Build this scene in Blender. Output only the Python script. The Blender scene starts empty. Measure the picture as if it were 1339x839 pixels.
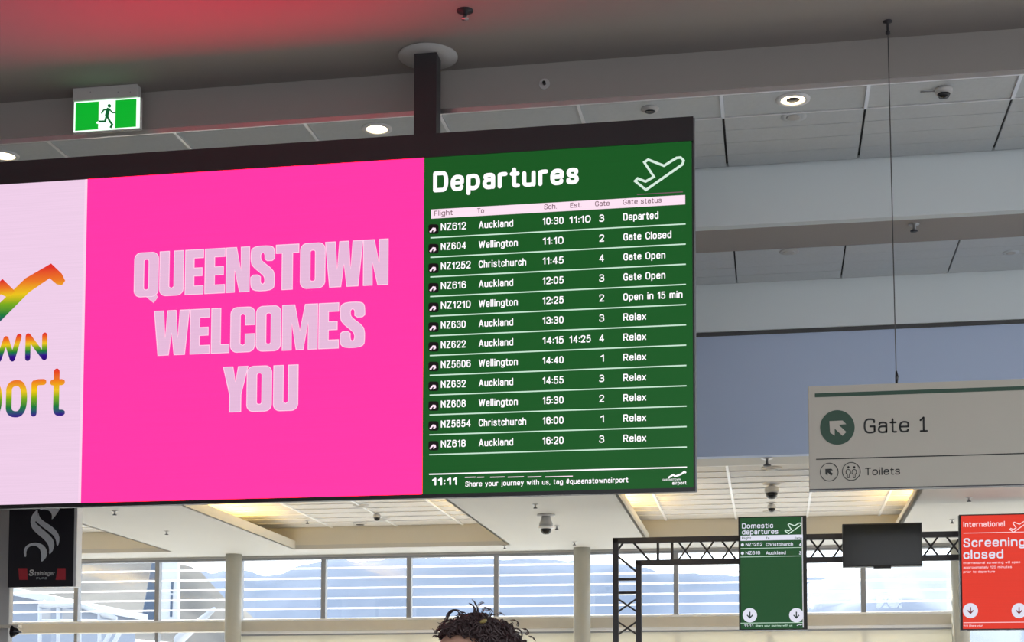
import bpy, bmesh, math, random
from mathutils import Vector, Matrix, noise
random.seed(7)
C = bpy.context.scene.collection
scene = bpy.context.scene

# ------------------------------------------------------------------ camera
F, PY, YAW, PIT, ROL = 2002.0, 832.0, 0.170, 0.0656, 0.00205
EYE = Vector((0, 0, 1.5))
_cy, _sy, _cp, _sp, _cr, _sr = math.cos(YAW), math.sin(YAW), math.cos(PIT), math.sin(PIT), math.cos(ROL), math.sin(ROL)
FWD = Vector((-_sy*_cp, _cy*_cp, _sp))
_rt = Vector((_cy, _sy, 0)); _up = _rt.cross(FWD)
RGT = _rt*_cr + _up*_sr
UPV = -_rt*_sr + _up*_cr
cam_d = bpy.data.cameras.new('camera'); cam = bpy.data.objects.new('camera', cam_d); C.objects.link(cam)
cam.matrix_world = Matrix(((RGT.x, UPV.x, -FWD.x, EYE.x), (RGT.y, UPV.y, -FWD.y, EYE.y), (RGT.z, UPV.z, -FWD.z, EYE.z), (0, 0, 0, 1)))
cam_d.sensor_fit = 'HORIZONTAL'; cam_d.sensor_width = 36
cam_d.lens = F*36/1339
cam_d.shift_y = (PY-419.5)/1339
cam_d.clip_end = 20000
scene.camera = cam

# ------------------------------------------------------------------ exposure, sky, sun
scene.view_settings.view_transform = 'Standard'
scene.view_settings.look = 'None'
scene.view_settings.gamma = 1.0
scene.view_settings.use_curve_mapping = False
scene.view_settings.exposure = 0.0
W = bpy.data.worlds.new('sky'); scene.world = W; W.use_nodes = True
wn, wl = W.node_tree.nodes, W.node_tree.links
wn.clear()
w_out = wn.new('ShaderNodeOutputWorld'); w_bg = wn.new('ShaderNodeBackground')
w_tc = wn.new('ShaderNodeTexCoord'); w_sep = wn.new('ShaderNodeSeparateXYZ'); w_r = wn.new('ShaderNodeValToRGB')
wl.new(w_tc.outputs['Generated'], w_sep.inputs[0]); wl.new(w_sep.outputs['Z'], w_r.inputs[0])
w_r.color_ramp.elements[0].position = 0.0; w_r.color_ramp.elements[0].color = (0.95, 0.97, 1.0, 1)
w_r.color_ramp.elements[1].position = 0.9; w_r.color_ramp.elements[1].color = (0.62, 0.74, 0.95, 1)
e = w_r.color_ramp.elements.new(0.25); e.color = (0.85, 0.91, 1.0, 1)
wl.new(w_r.outputs[0], w_bg.inputs[0]); w_bg.inputs[1].default_value = 3.4
wl.new(w_bg.outputs[0], w_out.inputs[0])
sun_d = bpy.data.lights.new('sun', 'SUN'); sun = bpy.data.objects.new('sun', sun_d); C.objects.link(sun)
sun_d.energy = 11.0; sun_d.angle = 0.01; sun_d.color = (1.0, 0.93, 0.82)
sun.rotation_euler = Vector((-0.35, 0.75, 0.80)).to_track_quat('Z', 'Y').to_euler()


def portal(name, loc, direction, sx, sy):
    l = bpy.data.lights.new(name, 'AREA'); o = bpy.data.objects.new(name, l); C.objects.link(o)
    l.shape = 'RECTANGLE'; l.size = sx; l.size_y = sy
    l.cycles.is_portal = True
    o.location = loc; o.rotation_euler = (-Vector(direction)).to_track_quat('Z', 'Y').to_euler()


portal('daylight_portal_front', (-3.3, 18.6, 2.0), (0, -1, 0), 15.2, 3.8)
portal('daylight_portal_back', (-3, -3.1, 3.06), (0, 1, 0), 22, 5.3)
portal('daylight_portal_right', (8.1, 7.5, 3.06), (-1, 0, 0), 21, 5.3)


# ------------------------------------------------------------------ picking points on real planes
def ray(x, y):
    return RGT*((x-669.5)/F) + UPV*((PY-y)/F) + FWD


def aY(x, y, Y):
    d = ray(x, y); return EYE + d*(Y/d.y)


def aZ(x, y, Z):
    d = ray(x, y); return EYE + d*((Z-EYE.z)/d.z)


# ------------------------------------------------------------------ materials
def lin(c):
    return tuple(((v/255)/12.92 if v/255 <= 0.04045 else ((v/255+0.055)/1.055)**2.4) for v in c)


MATS = {}


def mat(name, col, rough=0.6, metal=0.0, var=0.06, scale=8.0, bump=0.0, emit=None, es=0.0, spec=0.5, trans=0.0):
    if name in MATS: return MATS[name]
    m = bpy.data.materials.new(name); m.use_nodes = True
    n, l = m.node_tree.nodes, m.node_tree.links
    b = n['Principled BSDF']
    b.inputs['Base Color'].default_value = (*col, 1); b.inputs['Roughness'].default_value = rough
    b.inputs['Metallic'].default_value = metal; b.inputs['Specular IOR Level'].default_value = spec
    if trans: b.inputs['Transmission Weight'].default_value = trans
    if var or bump:
        tc = n.new('ShaderNodeTexCoord'); ns = n.new('ShaderNodeTexNoise')
        ns.inputs['Scale'].default_value = scale; ns.inputs['Detail'].default_value = 4
        l.new(tc.outputs['Object'], ns.inputs['Vector'])
        if var:
            mx = n.new('ShaderNodeMix'); mx.data_type = 'RGBA'
            mx.inputs[6].default_value = (*[c*(1-var) for c in col], 1)
            mx.inputs[7].default_value = (*[min(1, c*(1+var)) for c in col], 1)
            l.new(ns.outputs[0], mx.inputs[0]); l.new(mx.outputs[2], b.inputs['Base Color'])
        if bump:
            bp = n.new('ShaderNodeBump'); bp.inputs['Strength'].default_value = bump; bp.inputs['Distance'].default_value = 0.01
            l.new(ns.outputs[0], bp.inputs['Height']); l.new(bp.outputs[0], b.inputs['Normal'])
    if emit:
        b.inputs['Emission Color'].default_value = (*emit, 1); b.inputs['Emission Strength'].default_value = es
    MATS[name] = m
    return m


def screen_mat(name, rgb255, s=1.0, gain=(1, 1, 1)):
    """a lit screen: black glass that emits the picture's colour, with the faint row structure of the pixels"""
    if name in MATS: return MATS[name]
    m = bpy.data.materials.new(name); m.use_nodes = True
    n, l = m.node_tree.nodes, m.node_tree.links
    b = n['Principled BSDF']; b.inputs['Base Color'].default_value = (0.01, 0.01, 0.01, 1); b.inputs['Roughness'].default_value = 0.45
    b.inputs['Specular IOR Level'].default_value = 0.2
    col = [c*g for c, g in zip(lin(rgb255), gain)]
    tc = n.new('ShaderNodeTexCoord'); mp = n.new('ShaderNodeMapping'); mp.inputs['Scale'].default_value = (0.6, 0.6, 60)
    ns = n.new('ShaderNodeTexNoise'); ns.inputs['Scale'].default_value = 2.0; ns.inputs['Detail'].default_value = 2
    l.new(tc.outputs['Object'], mp.inputs[0]); l.new(mp.outputs[0], ns.inputs['Vector'])
    mx = n.new('ShaderNodeMix'); mx.data_type = 'RGBA'
    mx.inputs[6].default_value = (*[c*0.93 for c in col], 1); mx.inputs[7].default_value = (*[c*1.07 for c in col], 1)
    l.new(ns.outputs[0], mx.inputs[0]); l.new(mx.outputs[2], b.inputs['Emission Color'])
    b.inputs['Emission Strength'].default_value = s
    MATS[name] = m
    return m


def rainbow_mat():
    m = bpy.data.materials.new('rainbow_screen'); m.use_nodes = True
    n, l = m.node_tree.nodes, m.node_tree.links
    b = n['Principled BSDF']; b.inputs['Base Color'].default_value = (0.01, 0.01, 0.01, 1)
    tc = n.new('ShaderNodeTexCoord'); sp = n.new('ShaderNodeSeparateXYZ'); r = n.new('ShaderNodeValToRGB')
    l.new(tc.outputs['Generated'], sp.inputs[0]); l.new(sp.outputs['Z'], r.inputs[0])
    st = [(0.0, (45, 10, 110)), (0.22, (50, 20, 130)), (0.36, (10, 120, 50)), (0.5, (120, 170, 20)), (0.62, (235, 195, 20)), (0.78, (235, 120, 30)), (0.95, (225, 45, 35))]
    r.color_ramp.elements[0].position = 0; r.color_ramp.elements[0].color = (*lin(st[0][1]), 1)
    r.color_ramp.elements[1].position = 0.95; r.color_ramp.elements[1].color = (*lin(st[-1][1]), 1)
    for p, c in st[1:-1]:
        q = r.color_ramp.elements.new(p); q.color = (*lin(c), 1)
    l.new(r.outputs[0], b.inputs['Emission Color']); b.inputs['Emission Strength'].default_value = 1.0
    return m


def glass_mat():
    m = bpy.data.materials.new('window_glass'); m.use_nodes = True
    n, l = m.node_tree.nodes, m.node_tree.links
    n.clear(); o = n.new('ShaderNodeOutputMaterial'); t = n.new('ShaderNodeBsdfTransparent'); g = n.new('ShaderNodeBsdfGlossy')
    t.inputs[0].default_value = (0.93, 0.95, 0.96, 1); g.inputs['Roughness'].default_value = 0.03
    x = n.new('ShaderNodeMixShader'); x.inputs[0].default_value = 0.06
    l.new(t.outputs[0], x.inputs[1]); l.new(g.outputs[0], x.inputs[2]); l.new(x.outputs[0], o.inputs[0])
    return m


M_white = mat('white_paint', (0.62, 0.61, 0.59), 0.7, var=0.03, scale=1.2)
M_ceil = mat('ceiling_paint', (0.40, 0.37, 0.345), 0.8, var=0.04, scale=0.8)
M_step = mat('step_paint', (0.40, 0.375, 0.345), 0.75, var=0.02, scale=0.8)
M_facelow = mat('blue_lit_bulkhead', (0.54, 0.645, 0.85), 0.75, var=0.02, scale=0.8)  # blue daylight falling on the lower face is put into this colour
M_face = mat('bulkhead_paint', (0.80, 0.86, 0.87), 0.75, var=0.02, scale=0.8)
M_tile = mat('acoustic_tile', (0.68, 0.72, 0.74), 0.8, var=0.05, scale=30, bump=0.15)
M_tile_b = mat('acoustic_tile_pale', (0.72, 0.70, 0.66), 0.8, var=0.05, scale=30, bump=0.15)
M_grid = mat('white_metal_bar', (0.9, 0.9, 0.9), 0.35, var=0.02)
M_bar = mat('polished_aluminium_bar', (0.95, 0.95, 0.95), 0.3, metal=1.0, var=0)
M_gap = mat('dark_gap', (0.10, 0.10, 0.10), 0.9)
M_soffit = mat('soffit_paint', (0.60, 0.59, 0.55), 0.75, var=0.03, scale=1.5)
M_cream = mat('cream_paint', (0.72, 0.68, 0.58), 0.7, var=0.03, scale=2)
M_col = mat('column_paint', (0.50, 0.49, 0.43), 0.6, var=0.03, scale=2)
M_greycol = mat('grey_column_paint', (0.58, 0.58, 0.57), 0.7, var=0.05, scale=4)
M_mull = mat('grey_aluminium', (0.30, 0.31, 0.33), 0.45, metal=0.3)
M_blade = mat('white_opal_louvre', (0.95, 0.95, 0.95), 0.4, var=0)
_n, _l = M_blade.node_tree.nodes, M_blade.node_tree.links
_t = _n.new('ShaderNodeBsdfTranslucent'); _t.inputs[0].default_value = (0.95, 0.95, 0.95, 1); _x = _n.new('ShaderNodeMixShader'); _x.inputs[0].default_value = 0.6
_l.new(_n['Principled BSDF'].outputs[0], _x.inputs[1]); _l.new(_t.outputs[0], _x.inputs[2]); _l.new(_x.outputs[0], _n['Material Output'].inputs[0])
M_black = mat('black_powder_coat', (0.034, 0.032, 0.035), 0.5, var=0.1, scale=4, bump=0.05)
M_bezel = mat('black_bezel', (0.008, 0.008, 0.009), 0.4)
M_truss = mat('dark_truss_metal', (0.055, 0.053, 0.058), 0.45, metal=0.4)
M_gatesign = mat('beige_sign_face', (0.585, 0.56, 0.475), 0.6, var=0.02, scale=6)
M_green = mat('dark_green_vinyl', (0.028, 0.085, 0.05), 0.5)
M_ink = mat('dark_grey_vinyl', (0.022, 0.024, 0.022), 0.6)
M_glass = glass_mat()
M_chrome = mat('brushed_steel', (0.55, 0.55, 0.55), 0.3, metal=0.9)
M_dark = mat('dark_plastic', (0.02, 0.02, 0.022), 0.25)
M_floor = mat('pale_floor', (0.58, 0.54, 0.48), 0.35, var=0.08, scale=0.6)
M_pink = screen_mat('pink_screen', (252, 52, 160), 1.0, (7.5, 1.1, 1.12))
M_lilac = screen_mat('lilac_screen', (236, 204, 228), 1.0, (1.03, 1.03, 1.05))
M_letter = screen_mat('lilac_letter_screen', (231, 187, 219), 1.0)
M_letter_edge = screen_mat('pale_letter_edge_screen', (250, 212, 238), 1.0)
M_gscreen = screen_mat('green_screen', (16, 86, 30), 1.0)
M_wscreen = screen_mat('white_text_screen', (255, 250, 255), 1.1)
M_hscreen = screen_mat('pale_pink_bar_screen', (255, 228, 244), 1.0)
M_linescreen = screen_mat('pale_line_screen', (205, 235, 215), 1.0)
M_inkscreen = screen_mat('mauve_text_screen', (120, 85, 100), 1.0)
M_iconscreen = screen_mat('pale_green_icon_screen', (214, 236, 222), 1.0)
M_blackscreen = screen_mat('black_screen', (14, 8, 10), 1.0)
M_g2 = screen_mat('dark_green_screen', (32, 78, 44), 1.0)
M_red = screen_mat('red_screen', (226, 58, 42), 1.0)
M_disc = screen_mat('pale_disc_screen', (224, 224, 240), 1.0)
M_pinktext = screen_mat('pale_pink_text_screen', (252, 215, 220), 1.0)
M_darkg = screen_mat('dark_green_arrow_screen', (30, 50, 50), 1.0)
M_exitg = screen_mat('exit_green', (4, 165, 44), 1.0, (1, 1.15, 1))
M_exitw = screen_mat('exit_white', (228, 255, 236), 1.3)
M_exitd = screen_mat('exit_dark_green', (6, 92, 44), 1.0)
M_rain = rainbow_mat()
M_lamp = mat('warm_lamp', (0.9, 0.8, 0.6), 0.5, var=0, emit=(1.0, 0.80, 0.5), es=9.0)
M_cove = mat('cove_lamp', (0.9, 0.8, 0.6), 0.5, var=0, emit=(1.0, 0.66, 0.20), es=40.0)

# ------------------------------------------------------------------ mesh helpers
ORG = {}


def setp(o, label=None, cat=None, group=None, kind=None):
    if label: o['label'] = label
    if cat: o['category'] = cat
    if group: o['group'] = group
    if kind: o['kind'] = kind
    return o


def root(name, loc, label=None, cat=None, group=None, kind=None, parent=None):
    o = bpy.data.objects.new(name, None); C.objects.link(o); o.empty_display_size = 0.1
    p = ORG[parent.name] if parent else Vector((0, 0, 0))
    o.location = Vector(loc) - p
    if parent: o.parent = parent
    ORG[o.name] = Vector(loc)
    return setp(o, label, cat, group, kind)


def link(name, me, m, parent, c, **k):
    o = bpy.data.objects.new(name, me); C.objects.link(o)
    if m and not me.materials: me.materials.append(m)
    p = ORG[parent.name] if parent else Vector((0, 0, 0))
    o.location = Vector(c) - p
    if parent: o.parent = parent
    ORG[o.name] = Vector(c)
    return setp(o, **k)


def mesh_obj(name, vs, fs, m, parent=None, smooth=False, **k):
    vs = [Vector(v) for v in vs]
    lo = Vector((min(v.x for v in vs), min(v.y for v in vs), min(v.z for v in vs)))
    hi = Vector((max(v.x for v in vs), max(v.y for v in vs), max(v.z for v in vs)))
    c = (lo+hi)/2
    me = bpy.data.meshes.new(name); me.from_pydata([v-c for v in vs], [], fs); me.update()
    if smooth:
        for p in me.polygons: p.use_smooth = True
    return link(name, me, m, parent, c, **k)


def box_vf(x0, x1, y0, y1, z0, z1):
    v = [(x, y, z) for x in (x0, x1) for y in (y0, y1) for z in (z0, z1)]
    f = [(0, 1, 3, 2), (4, 6, 7, 5), (0, 4, 5, 1), (2, 3, 7, 6), (0, 2, 6, 4), (1, 5, 7, 3)]
    return v, f


BOX = {}


def box(name, x0, x1, y0, y1, z0, z1, m, parent=None, bevel=0.0, **k):
    d = (round(abs(x1-x0), 4), round(abs(y1-y0), 4), round(abs(z1-z0), 4), m.name, bevel)
    if d not in BOX:
        hx, hy, hz = abs(x1-x0)/2, abs(y1-y0)/2, abs(z1-z0)/2
        v, f = box_vf(-hx, hx, -hy, hy, -hz, hz)
        me = bpy.data.meshes.new(name)
        if bevel:
            bm = bmesh.new(); vv = [bm.verts.new(p) for p in v]
            for q in f: bm.faces.new([vv[i] for i in q])
            bmesh.ops.bevel(bm, geom=bm.edges[:], offset=bevel, segments=2, affect='EDGES', profile=0.7)
            bmesh.ops.recalc_face_normals(bm, faces=bm.faces[:])
            bm.to_mesh(me); bm.free()
        else:
            me.from_pydata(v, [], f)
        me.materials.append(m); BOX[d] = me
    return link(name, BOX[d], None, parent, ((x0+x1)/2, (y0+y1)/2, (z0+z1)/2), **k)


def tube_vf(pts, rad, n=8, caps=True):
    pts = [Vector(p) for p in pts]; rs = rad if isinstance(rad, (list, tuple)) else [rad]*len(pts)
    V, Fc = [], []
    prev = None
    for i, p in enumerate(pts):
        t = (pts[min(i+1, len(pts)-1)] - pts[max(i-1, 0)]).normalized()
        if prev is None:
            a = t.orthogonal().normalized()
        else:
            a = (prev - t*prev.dot(t)).normalized()
        prev = a; b = t.cross(a)
        for j in range(n):
            th = 2*math.pi*j/n; V.append(p + (a*math.cos(th)+b*math.sin(th))*rs[i])
    for i in range(len(pts)-1):
        for j in range(n):
            Fc.append((i*n+j, i*n+(j+1) % n, (i+1)*n+(j+1) % n, (i+1)*n+j))
    if caps:
        Fc.append(tuple(range(n))[::-1]); Fc.append(tuple((len(pts)-1)*n+j for j in range(n)))
    return V, Fc


def tube(name, pts, rad, m, parent=None, n=8, **k):
    v, f = tube_vf(pts, rad, n); return mesh_obj(name, v, f, m, parent, smooth=(n > 6), **k)


def lathe(name, prof, cx, cy, m, parent=None, n=28, **k):
    """prof: (radius, z) pairs, revolved about a vertical axis at cx, cy"""
    V, Fc = [], []
    for r, z in prof:
        for j in range(n):
            th = 2*math.pi*j/n; V.append((cx+r*math.cos(th), cy+r*math.sin(th), z))
    for i in range(len(prof)-1):
        for j in range(n):
            Fc.append((i*n+j, i*n+(j+1) % n, (i+1)*n+(j+1) % n, (i+1)*n+j))
    if prof[0][0] > 1e-5: Fc.append(tuple(range(n))[::-1])
    if prof[-1][0] > 1e-5: Fc.append(tuple((len(prof)-1)*n+j for j in range(n)))
    return mesh_obj(name, V, Fc, m, parent, smooth=True, **k)


def merge(parts):
    V, Fc = [], []
    for v, f in parts:
        o = len(V); V += list(v); Fc += [tuple(i+o for i in q) for q in f]
    return V, Fc


def flat(name, loops, Y, m, parent, thick=0.0015, **k):
    """filled outline(s) in an X-Z plane at depth Y (front towards -Y), with holes where loops nest"""
    cu = bpy.data.curves.new(name, 'CURVE'); cu.dimensions = '2D'; cu.fill_mode = 'BOTH'; cu.extrude = thick
    for lp in loops:
        s = cu.splines.new('POLY'); s.points.add(len(lp)-1)
        for i, (x, z) in enumerate(lp): s.points[i].co = (x, z, 0, 1)
        s.use_cyclic_u = True
    return curve_to(name, cu, Y, m, parent, lambda co: (co.x, Y - co.z, co.y), **k)


def curve_to(name, cu, Y, m, parent, fn, **k):
    o = bpy.data.objects.new('tmp', cu); C.objects.link(o)
    dg = bpy.context.evaluated_depsgraph_get()
    me = bpy.data.meshes.new_from_object(o.evaluated_get(dg))
    bpy.data.objects.remove(o)
    vs = [fn(v.co) for v in me.vertices]; fs = [tuple(p.vertices) for p in me.polygons]
    bpy.data.meshes.remove(me)
    return mesh_obj(name, vs, fs, m, parent, **k)


XH = 0.72
_bowl = [(0.5, .36), (0.5, XH), (0, XH), (0, 0), (0.5, 0), (0.5, .36)]
_bowr = [(0, .36), (0, XH), (0.5, XH), (0.5, 0), (0, 0), (0, .36)]
_O = [(0, .5), (0, 1), (.6, 1), (.6, 0), (0, 0), (0, .5)]
# pen strokes of a plain grotesque alphabet: (width, curves, straight lines), capital height 1
FONT = {
    ' ': (.22, [], []), ':': (0, [], [[(0, .10), (0, .13)], [(0, .60), (0, .63)]]), '.': (0, [], [[(0, 0), (0, .02)]]), ',': (.04, [], [[(.04, .03), (0, -.14)]]),
    '#': (.5, [], [[(.12, 0), (.2, 1)], [(.34, 0), (.42, 1)], [(0, .33), (.5, .33)], [(.04, .67), (.54, .67)]]),
    'A': (.64, [], [[(0, 0), (.32, 1), (.64, 0)], [(.10, .30), (.54, .30)]]),
    'C': (.56, [[(.56, .72), (.54, 1), (0, 1), (0, 0), (.54, 0), (.56, .28)]], []),
    'D': (.58, [[(0, 1), (.2, 1), (.58, 1), (.58, 0), (.2, 0), (0, 0)]], [[(0, 0), (0, 1)]]),
    'E': (.46, [], [[(.46, 1), (0, 1), (0, 0), (.46, 0)], [(0, .52), (.42, .52)]]),
    'F': (.44, [], [[(.44, 1), (0, 1), (0, 0)], [(0, .50), (.40, .50)]]),
    'G': (.58, [[(.56, .76), (.54, 1), (0, 1), (0, 0), (.58, 0), (.58, .25)]], [[(.58, .2), (.58, .46), (.33, .46)]]),
    'I': (0, [], [[(0, 0), (0, 1)]]),
    'H': (.56, [], [[(0, 0), (0, 1)], [(.56, 0), (.56, 1)], [(0, .5), (.56, .5)]]),
    'N': (.58, [], [[(0, 0), (0, 1), (.58, 0), (.58, 1)]]),
    'O': (.60, [_O], []), 'Q': (.60, [_O], [[(.36, .22), (.62, -.04)]]),
    'P': (.52, [[(0, 1), (.22, 1), (.52, 1), (.52, .44), (.22, .44), (0, .44)]], [[(0, 0), (0, 1)]]),
    'R': (.54, [[(0, 1), (.22, 1), (.52, 1), (.52, .44), (.22, .44), (0, .44)]], [[(0, 0), (0, 1)], [(.26, .44), (.54, 0)]]),
    'S': (.52, [[(.49, .76), (.49, 1), (0.02, 1), (0.02, .58), (.52, .44), (.52, 0), (0, 0), (0, .24)]], []),
    'T': (.56, [], [[(0, 1), (.56, 1)], [(.28, 1), (.28, 0)]]),
    'U': (.56, [[(0, 1), (0, .4), (0, 0), (.56, 0), (.56, .4), (.56, 1)]], []),
    'W': (.92, [], [[(0, 1), (.22, 0), (.46, .92), (.70, 0), (.92, 1)]]),
    'Z': (.52, [], [[(0, 1), (.5, 1), (0, 0), (.52, 0)]]),
    'a': (.44, [[(.04, .58), (.06, XH), (.44, XH), (.44, .42), (.44, 0)], [(.44, .43), (0, .44), (0, 0), (.44, 0), (.44, .24)]], []),
    'c': (.44, [[(.44, .52), (.43, XH), (0, XH), (0, 0), (.43, 0), (.44, .20)]], []),
    'd': (.5, [_bowl], [[(.5, 0), (.5, 1.03)]]),
    'e': (.48, [[(.48, .37), (.48, XH), (0, XH), (0, 0), (.42, 0), (.46, .13)]], [[(.02, .37), (.48, .37)]]),
    'f': (.30, [[(.32, 1.03), (.12, 1.06), (.12, .8), (.12, 0)]], [[(0, .70), (.30, .70)]]),
    'g': (.5, [_bowl, [(.5, XH), (.5, 0), (.5, -.28), (.05, -.28), (.03, -.18)]], []),
    'h': (.48, [[(0, .4), (0, XH), (.48, XH), (.48, .4), (.48, 0)]], [[(0, 0), (0, 1.03)]]),
    'i': (0, [], [[(0, 0), (0, .70)], [(0, .98), (0, 1.0)]]),
    'j': (.10, [[(.10, .70), (.10, -.05), (.10, -.28), (0, -.28)]], [[(.10, .98), (.10, 1.0)]]),
    'k': (.44, [], [[(0, 0), (0, 1.03)], [(.40, .70), (.02, .30)], [(.14, .42), (.44, 0)]]),
    'l': (0, [], [[(0, 0), (0, 1.03)]]),
    'm': (.78, [[(0, .4), (0, XH), (.39, XH), (.39, .4), (.39, 0)], [(.39, .4), (.39, XH), (.78, XH), (.78, .4), (.78, 0)]], [[(0, 0), (0, .70)]]),
    'n': (.48, [[(0, .4), (0, XH), (.48, XH), (.48, .4), (.48, 0)]], [[(0, 0), (0, .70)]]),
    'o': (.5, [_bowr], []), 'p': (.5, [_bowr], [[(0, .70), (0, -.28)]]), 'q': (.5, [_bowl], [[(.5, .70), (.5, -.28)]]),
    'r': (.28, [[(0, .36), (0, XH), (.30, XH)]], [[(0, 0), (0, .70)]]),
    's': (.42, [[(.39, .56), (.39, XH), (.01, XH), (.01, .40), (.42, .34), (.42, 0), (0, 0), (0, .16)]], []),
    't': (.30, [[(.12, .95), (.12, .25), (.12, 0), (.32, 0)]], [[(0, .70), (.30, .70)]]),
    'u': (.48, [[(0, .70), (0, .3), (0, 0), (.48, 0), (.48, .32)]], [[(.48, .70), (.48, 0)]]),
    'w': (.74, [], [[(0, .70), (.19, 0), (.37, .62), (.55, 0), (.74, .70)]]),
    'x': (.44, [], [[(0, .70), (.44, 0)], [(0, 0), (.44, .70)]]),
    'y': (.46, [], [[(0, .70), (.24, .02)], [(.46, .70), (.16, -.26), (.04, -.28)]]),
    '0': (.50, [[(0, .5), (0, 1), (.5, 1), (.5, 0), (0, 0), (0, .5)]], []),
    '1': (.24, [], [[(0, .76), (.22, 1), (.22, 0)]]),
    '!': (.36, [], [[(0, .80), (.18, 1), (.18, 0)], [(0, 0), (.36, 0)]]),   # a one that stands on a foot
    '2': (.50, [[(.01, .72), (.01, 1), (.5, 1), (.5, .62), (.28, .34), (0, 0)]], [[(0, 0), (.5, 0)]]),
    '3': (.50, [[(.03, .82), (.04, 1), (.48, 1), (.48, .54), (.2, .54)], [(.2, .54), (.51, .54), (.51, 0), (.0, 0), (0, .22)]], []),
    '4': (.54, [], [[(.40, 0), (.40, 1), (0, .26), (.54, .26)]]),
    '5': (.50, [[(.04, .50), (.10, .64), (.5, .66), (.5, 0), (.0, 0), (0, .20)]], [[(.46, 1), (.08, 1), (.04, .50)]]),
    '6': (.50, [[(.46, .84), (.42, 1), (0, 1), (0, .5), (0, 0), (.5, 0), (.5, .62), (.04, .62), (0, .34)]], []),
    '8': (.50, [[(.02, .76), (.02, 1), (.48, 1), (.48, .54), (.02, .54), (.02, .76)], [(0, .28), (0, .54), (.5, .54), (.5, 0), (0, 0), (0, .28)]], []),
}


def text(s, xl, yb, xr, cap, Y, m, parent, wt=0.17, name='lettering', shear=0.0, gap=0.13, off=0.0):
    """s drawn stroke by stroke on the plane at depth Y: left end xl, baseline yb, right end xr, capital height cap given in photo pixels and turned into metres there"""
    a = aY(xl, yb, Y); b = aY(xr, yb, Y); h = aY(xl, yb-cap, Y).z-a.z
    w = wt*h; k = h*(1-wt)
    nat = sum(FONT[c][0] for c in s)*k + gap*k*(len(s)-1)
    sx = ((b.x-a.x)-w*len(s))/nat
    V, Fc = [], []
    x = a.x
    for c in s:
        gw, cs, ls = FONT[c]
        for st in [smoothpoly(q, 3 if h > 0.04 else 2, closed=False) for q in cs]+[[a_, b_] for q in ls for a_, b_ in zip(q, q[1:])]:
            pts = []
            for (px, py) in st:
                v = Vector((x+w/2+px*k*sx+shear*py*k, a.z+w/2+py*k))
                if not pts or (v-pts[-1]).length > 1e-5: pts.append(v)
            lp = ribbon_pts(pts, w)[0]; n = len(pts); o = len(V)
            V += [(p[0], Y-off, p[1]) for p in lp]
            for i in range(n-1): Fc.append((o+i, o+i+1, o+2*n-2-i, o+2*n-1-i))
            if cs and ls or c in 'sSrCcGe23560tukNWAZ4w' or w > 0:
                for e_ in (pts[0], pts[-1]):
                    o = len(V); q = [(e_.x+w/2*math.cos(t*math.pi/4+.39), Y-off, e_.y+w/2*math.sin(t*math.pi/4+.39)) for t in range(8)]
                    V += q; Fc.append(tuple(range(o, o+8)))
        x += gw*k*sx+w+gap*k*sx
    return mesh_obj(name, V, Fc, m, parent)


def P(px, py, Y):
    p = aY(px, py, Y); return (p.x, p.z)


def poly(name, pix, Y, m, parent, **k):
    return flat(name, [[P(x, y, Y) for x, y in pix]], Y, m, parent, **k)


def circ(cx, cy, r, n=28, rx=None):
    return [(cx+(rx or r)*math.cos(2*math.pi*i/n), cy+r*math.sin(2*math.pi*i/n)) for i in range(n)]


def ribbon_pts(pts, w, closed=False):
    """outline loops of a stroked path, with round joints"""
    loops = []
    n = len(pts)
    left, right = [], []
    for i, p in enumerate(pts):
        p = Vector(p)
        if closed:
            a = Vector(pts[i-1]); b = Vector(pts[(i+1) % n])
        else:
            a = Vector(pts[max(i-1, 0)]); b = Vector(pts[min(i+1, n-1)])
        d1 = (p-a); d2 = (b-p)
        if d1.length < 1e-6: d1 = d2
        if d2.length < 1e-6: d2 = d1
        d1.normalize(); d2.normalize()
        n1 = Vector((-d1.y, d1.x)); n2 = Vector((-d2.y, d2.x))
        nn = (n1+n2)
        if nn.length < 1e-3: nn = n1
        nn.normalize(); sc = min(1.6, 1/max(0.4, nn.dot(n1)))
        left.append(tuple(p+nn*w/2*sc)); right.append(tuple(p-nn*w/2*sc))
    if closed: return [left, right]
    return [left+right[::-1]]


def smoothpoly(pts, k=2, closed=True):
    for _ in range(k):
        out = []
        n = len(pts)
        for i in range(n if closed else n-1):
            a, b = pts[i], pts[(i+1) % n]
            out.append((a[0]*.75+b[0]*.25, a[1]*.75+b[1]*.25)); out.append((a[0]*.25+b[0]*.75, a[1]*.25+b[1]*.75))
        if not closed: out = [pts[0]]+out+[pts[-1]]
        pts = out
    return pts


# ------------------------------------------------------------------ the hall
H0, H1, H2, H3, HS = 5.796, 5.522, 5.102, 3.982, 3.723
Y1, Y2, Y3, YC, Y4 = 9.42, 10.69, 12.09, 17.4, 18.0
XL, XR, YB = -14.0, 8.0, -3.0
fl_ = box('floor', XL, XR, YB, Y4+0.3, -0.2, -0.01, M_floor, kind='structure')
box('pale_floor_zone', XL, XR, 11, Y4+0.3, -0.01, 0, M_floor, fl_)  # unseen pale zone added to bounce window light upwards
box('dark_floor_zone', XL, XR, YB, 11, -0.01, 0, mat('low_bounce_floor', (0.12, 0.105, 0.09), 0.95, var=0.15, scale=40), fl_)  # unseen dark zone added to cut light bounced onto the near ceiling
roof = box('ceiling', XL-0.2, XR+0.2, YB-0.2, Y4+0.4, 6.2, 6.4, M_ceil, kind='structure')
box('soffit', XL, XR, YB, Y1, H0, H0+0.2, M_ceil, roof)
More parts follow.
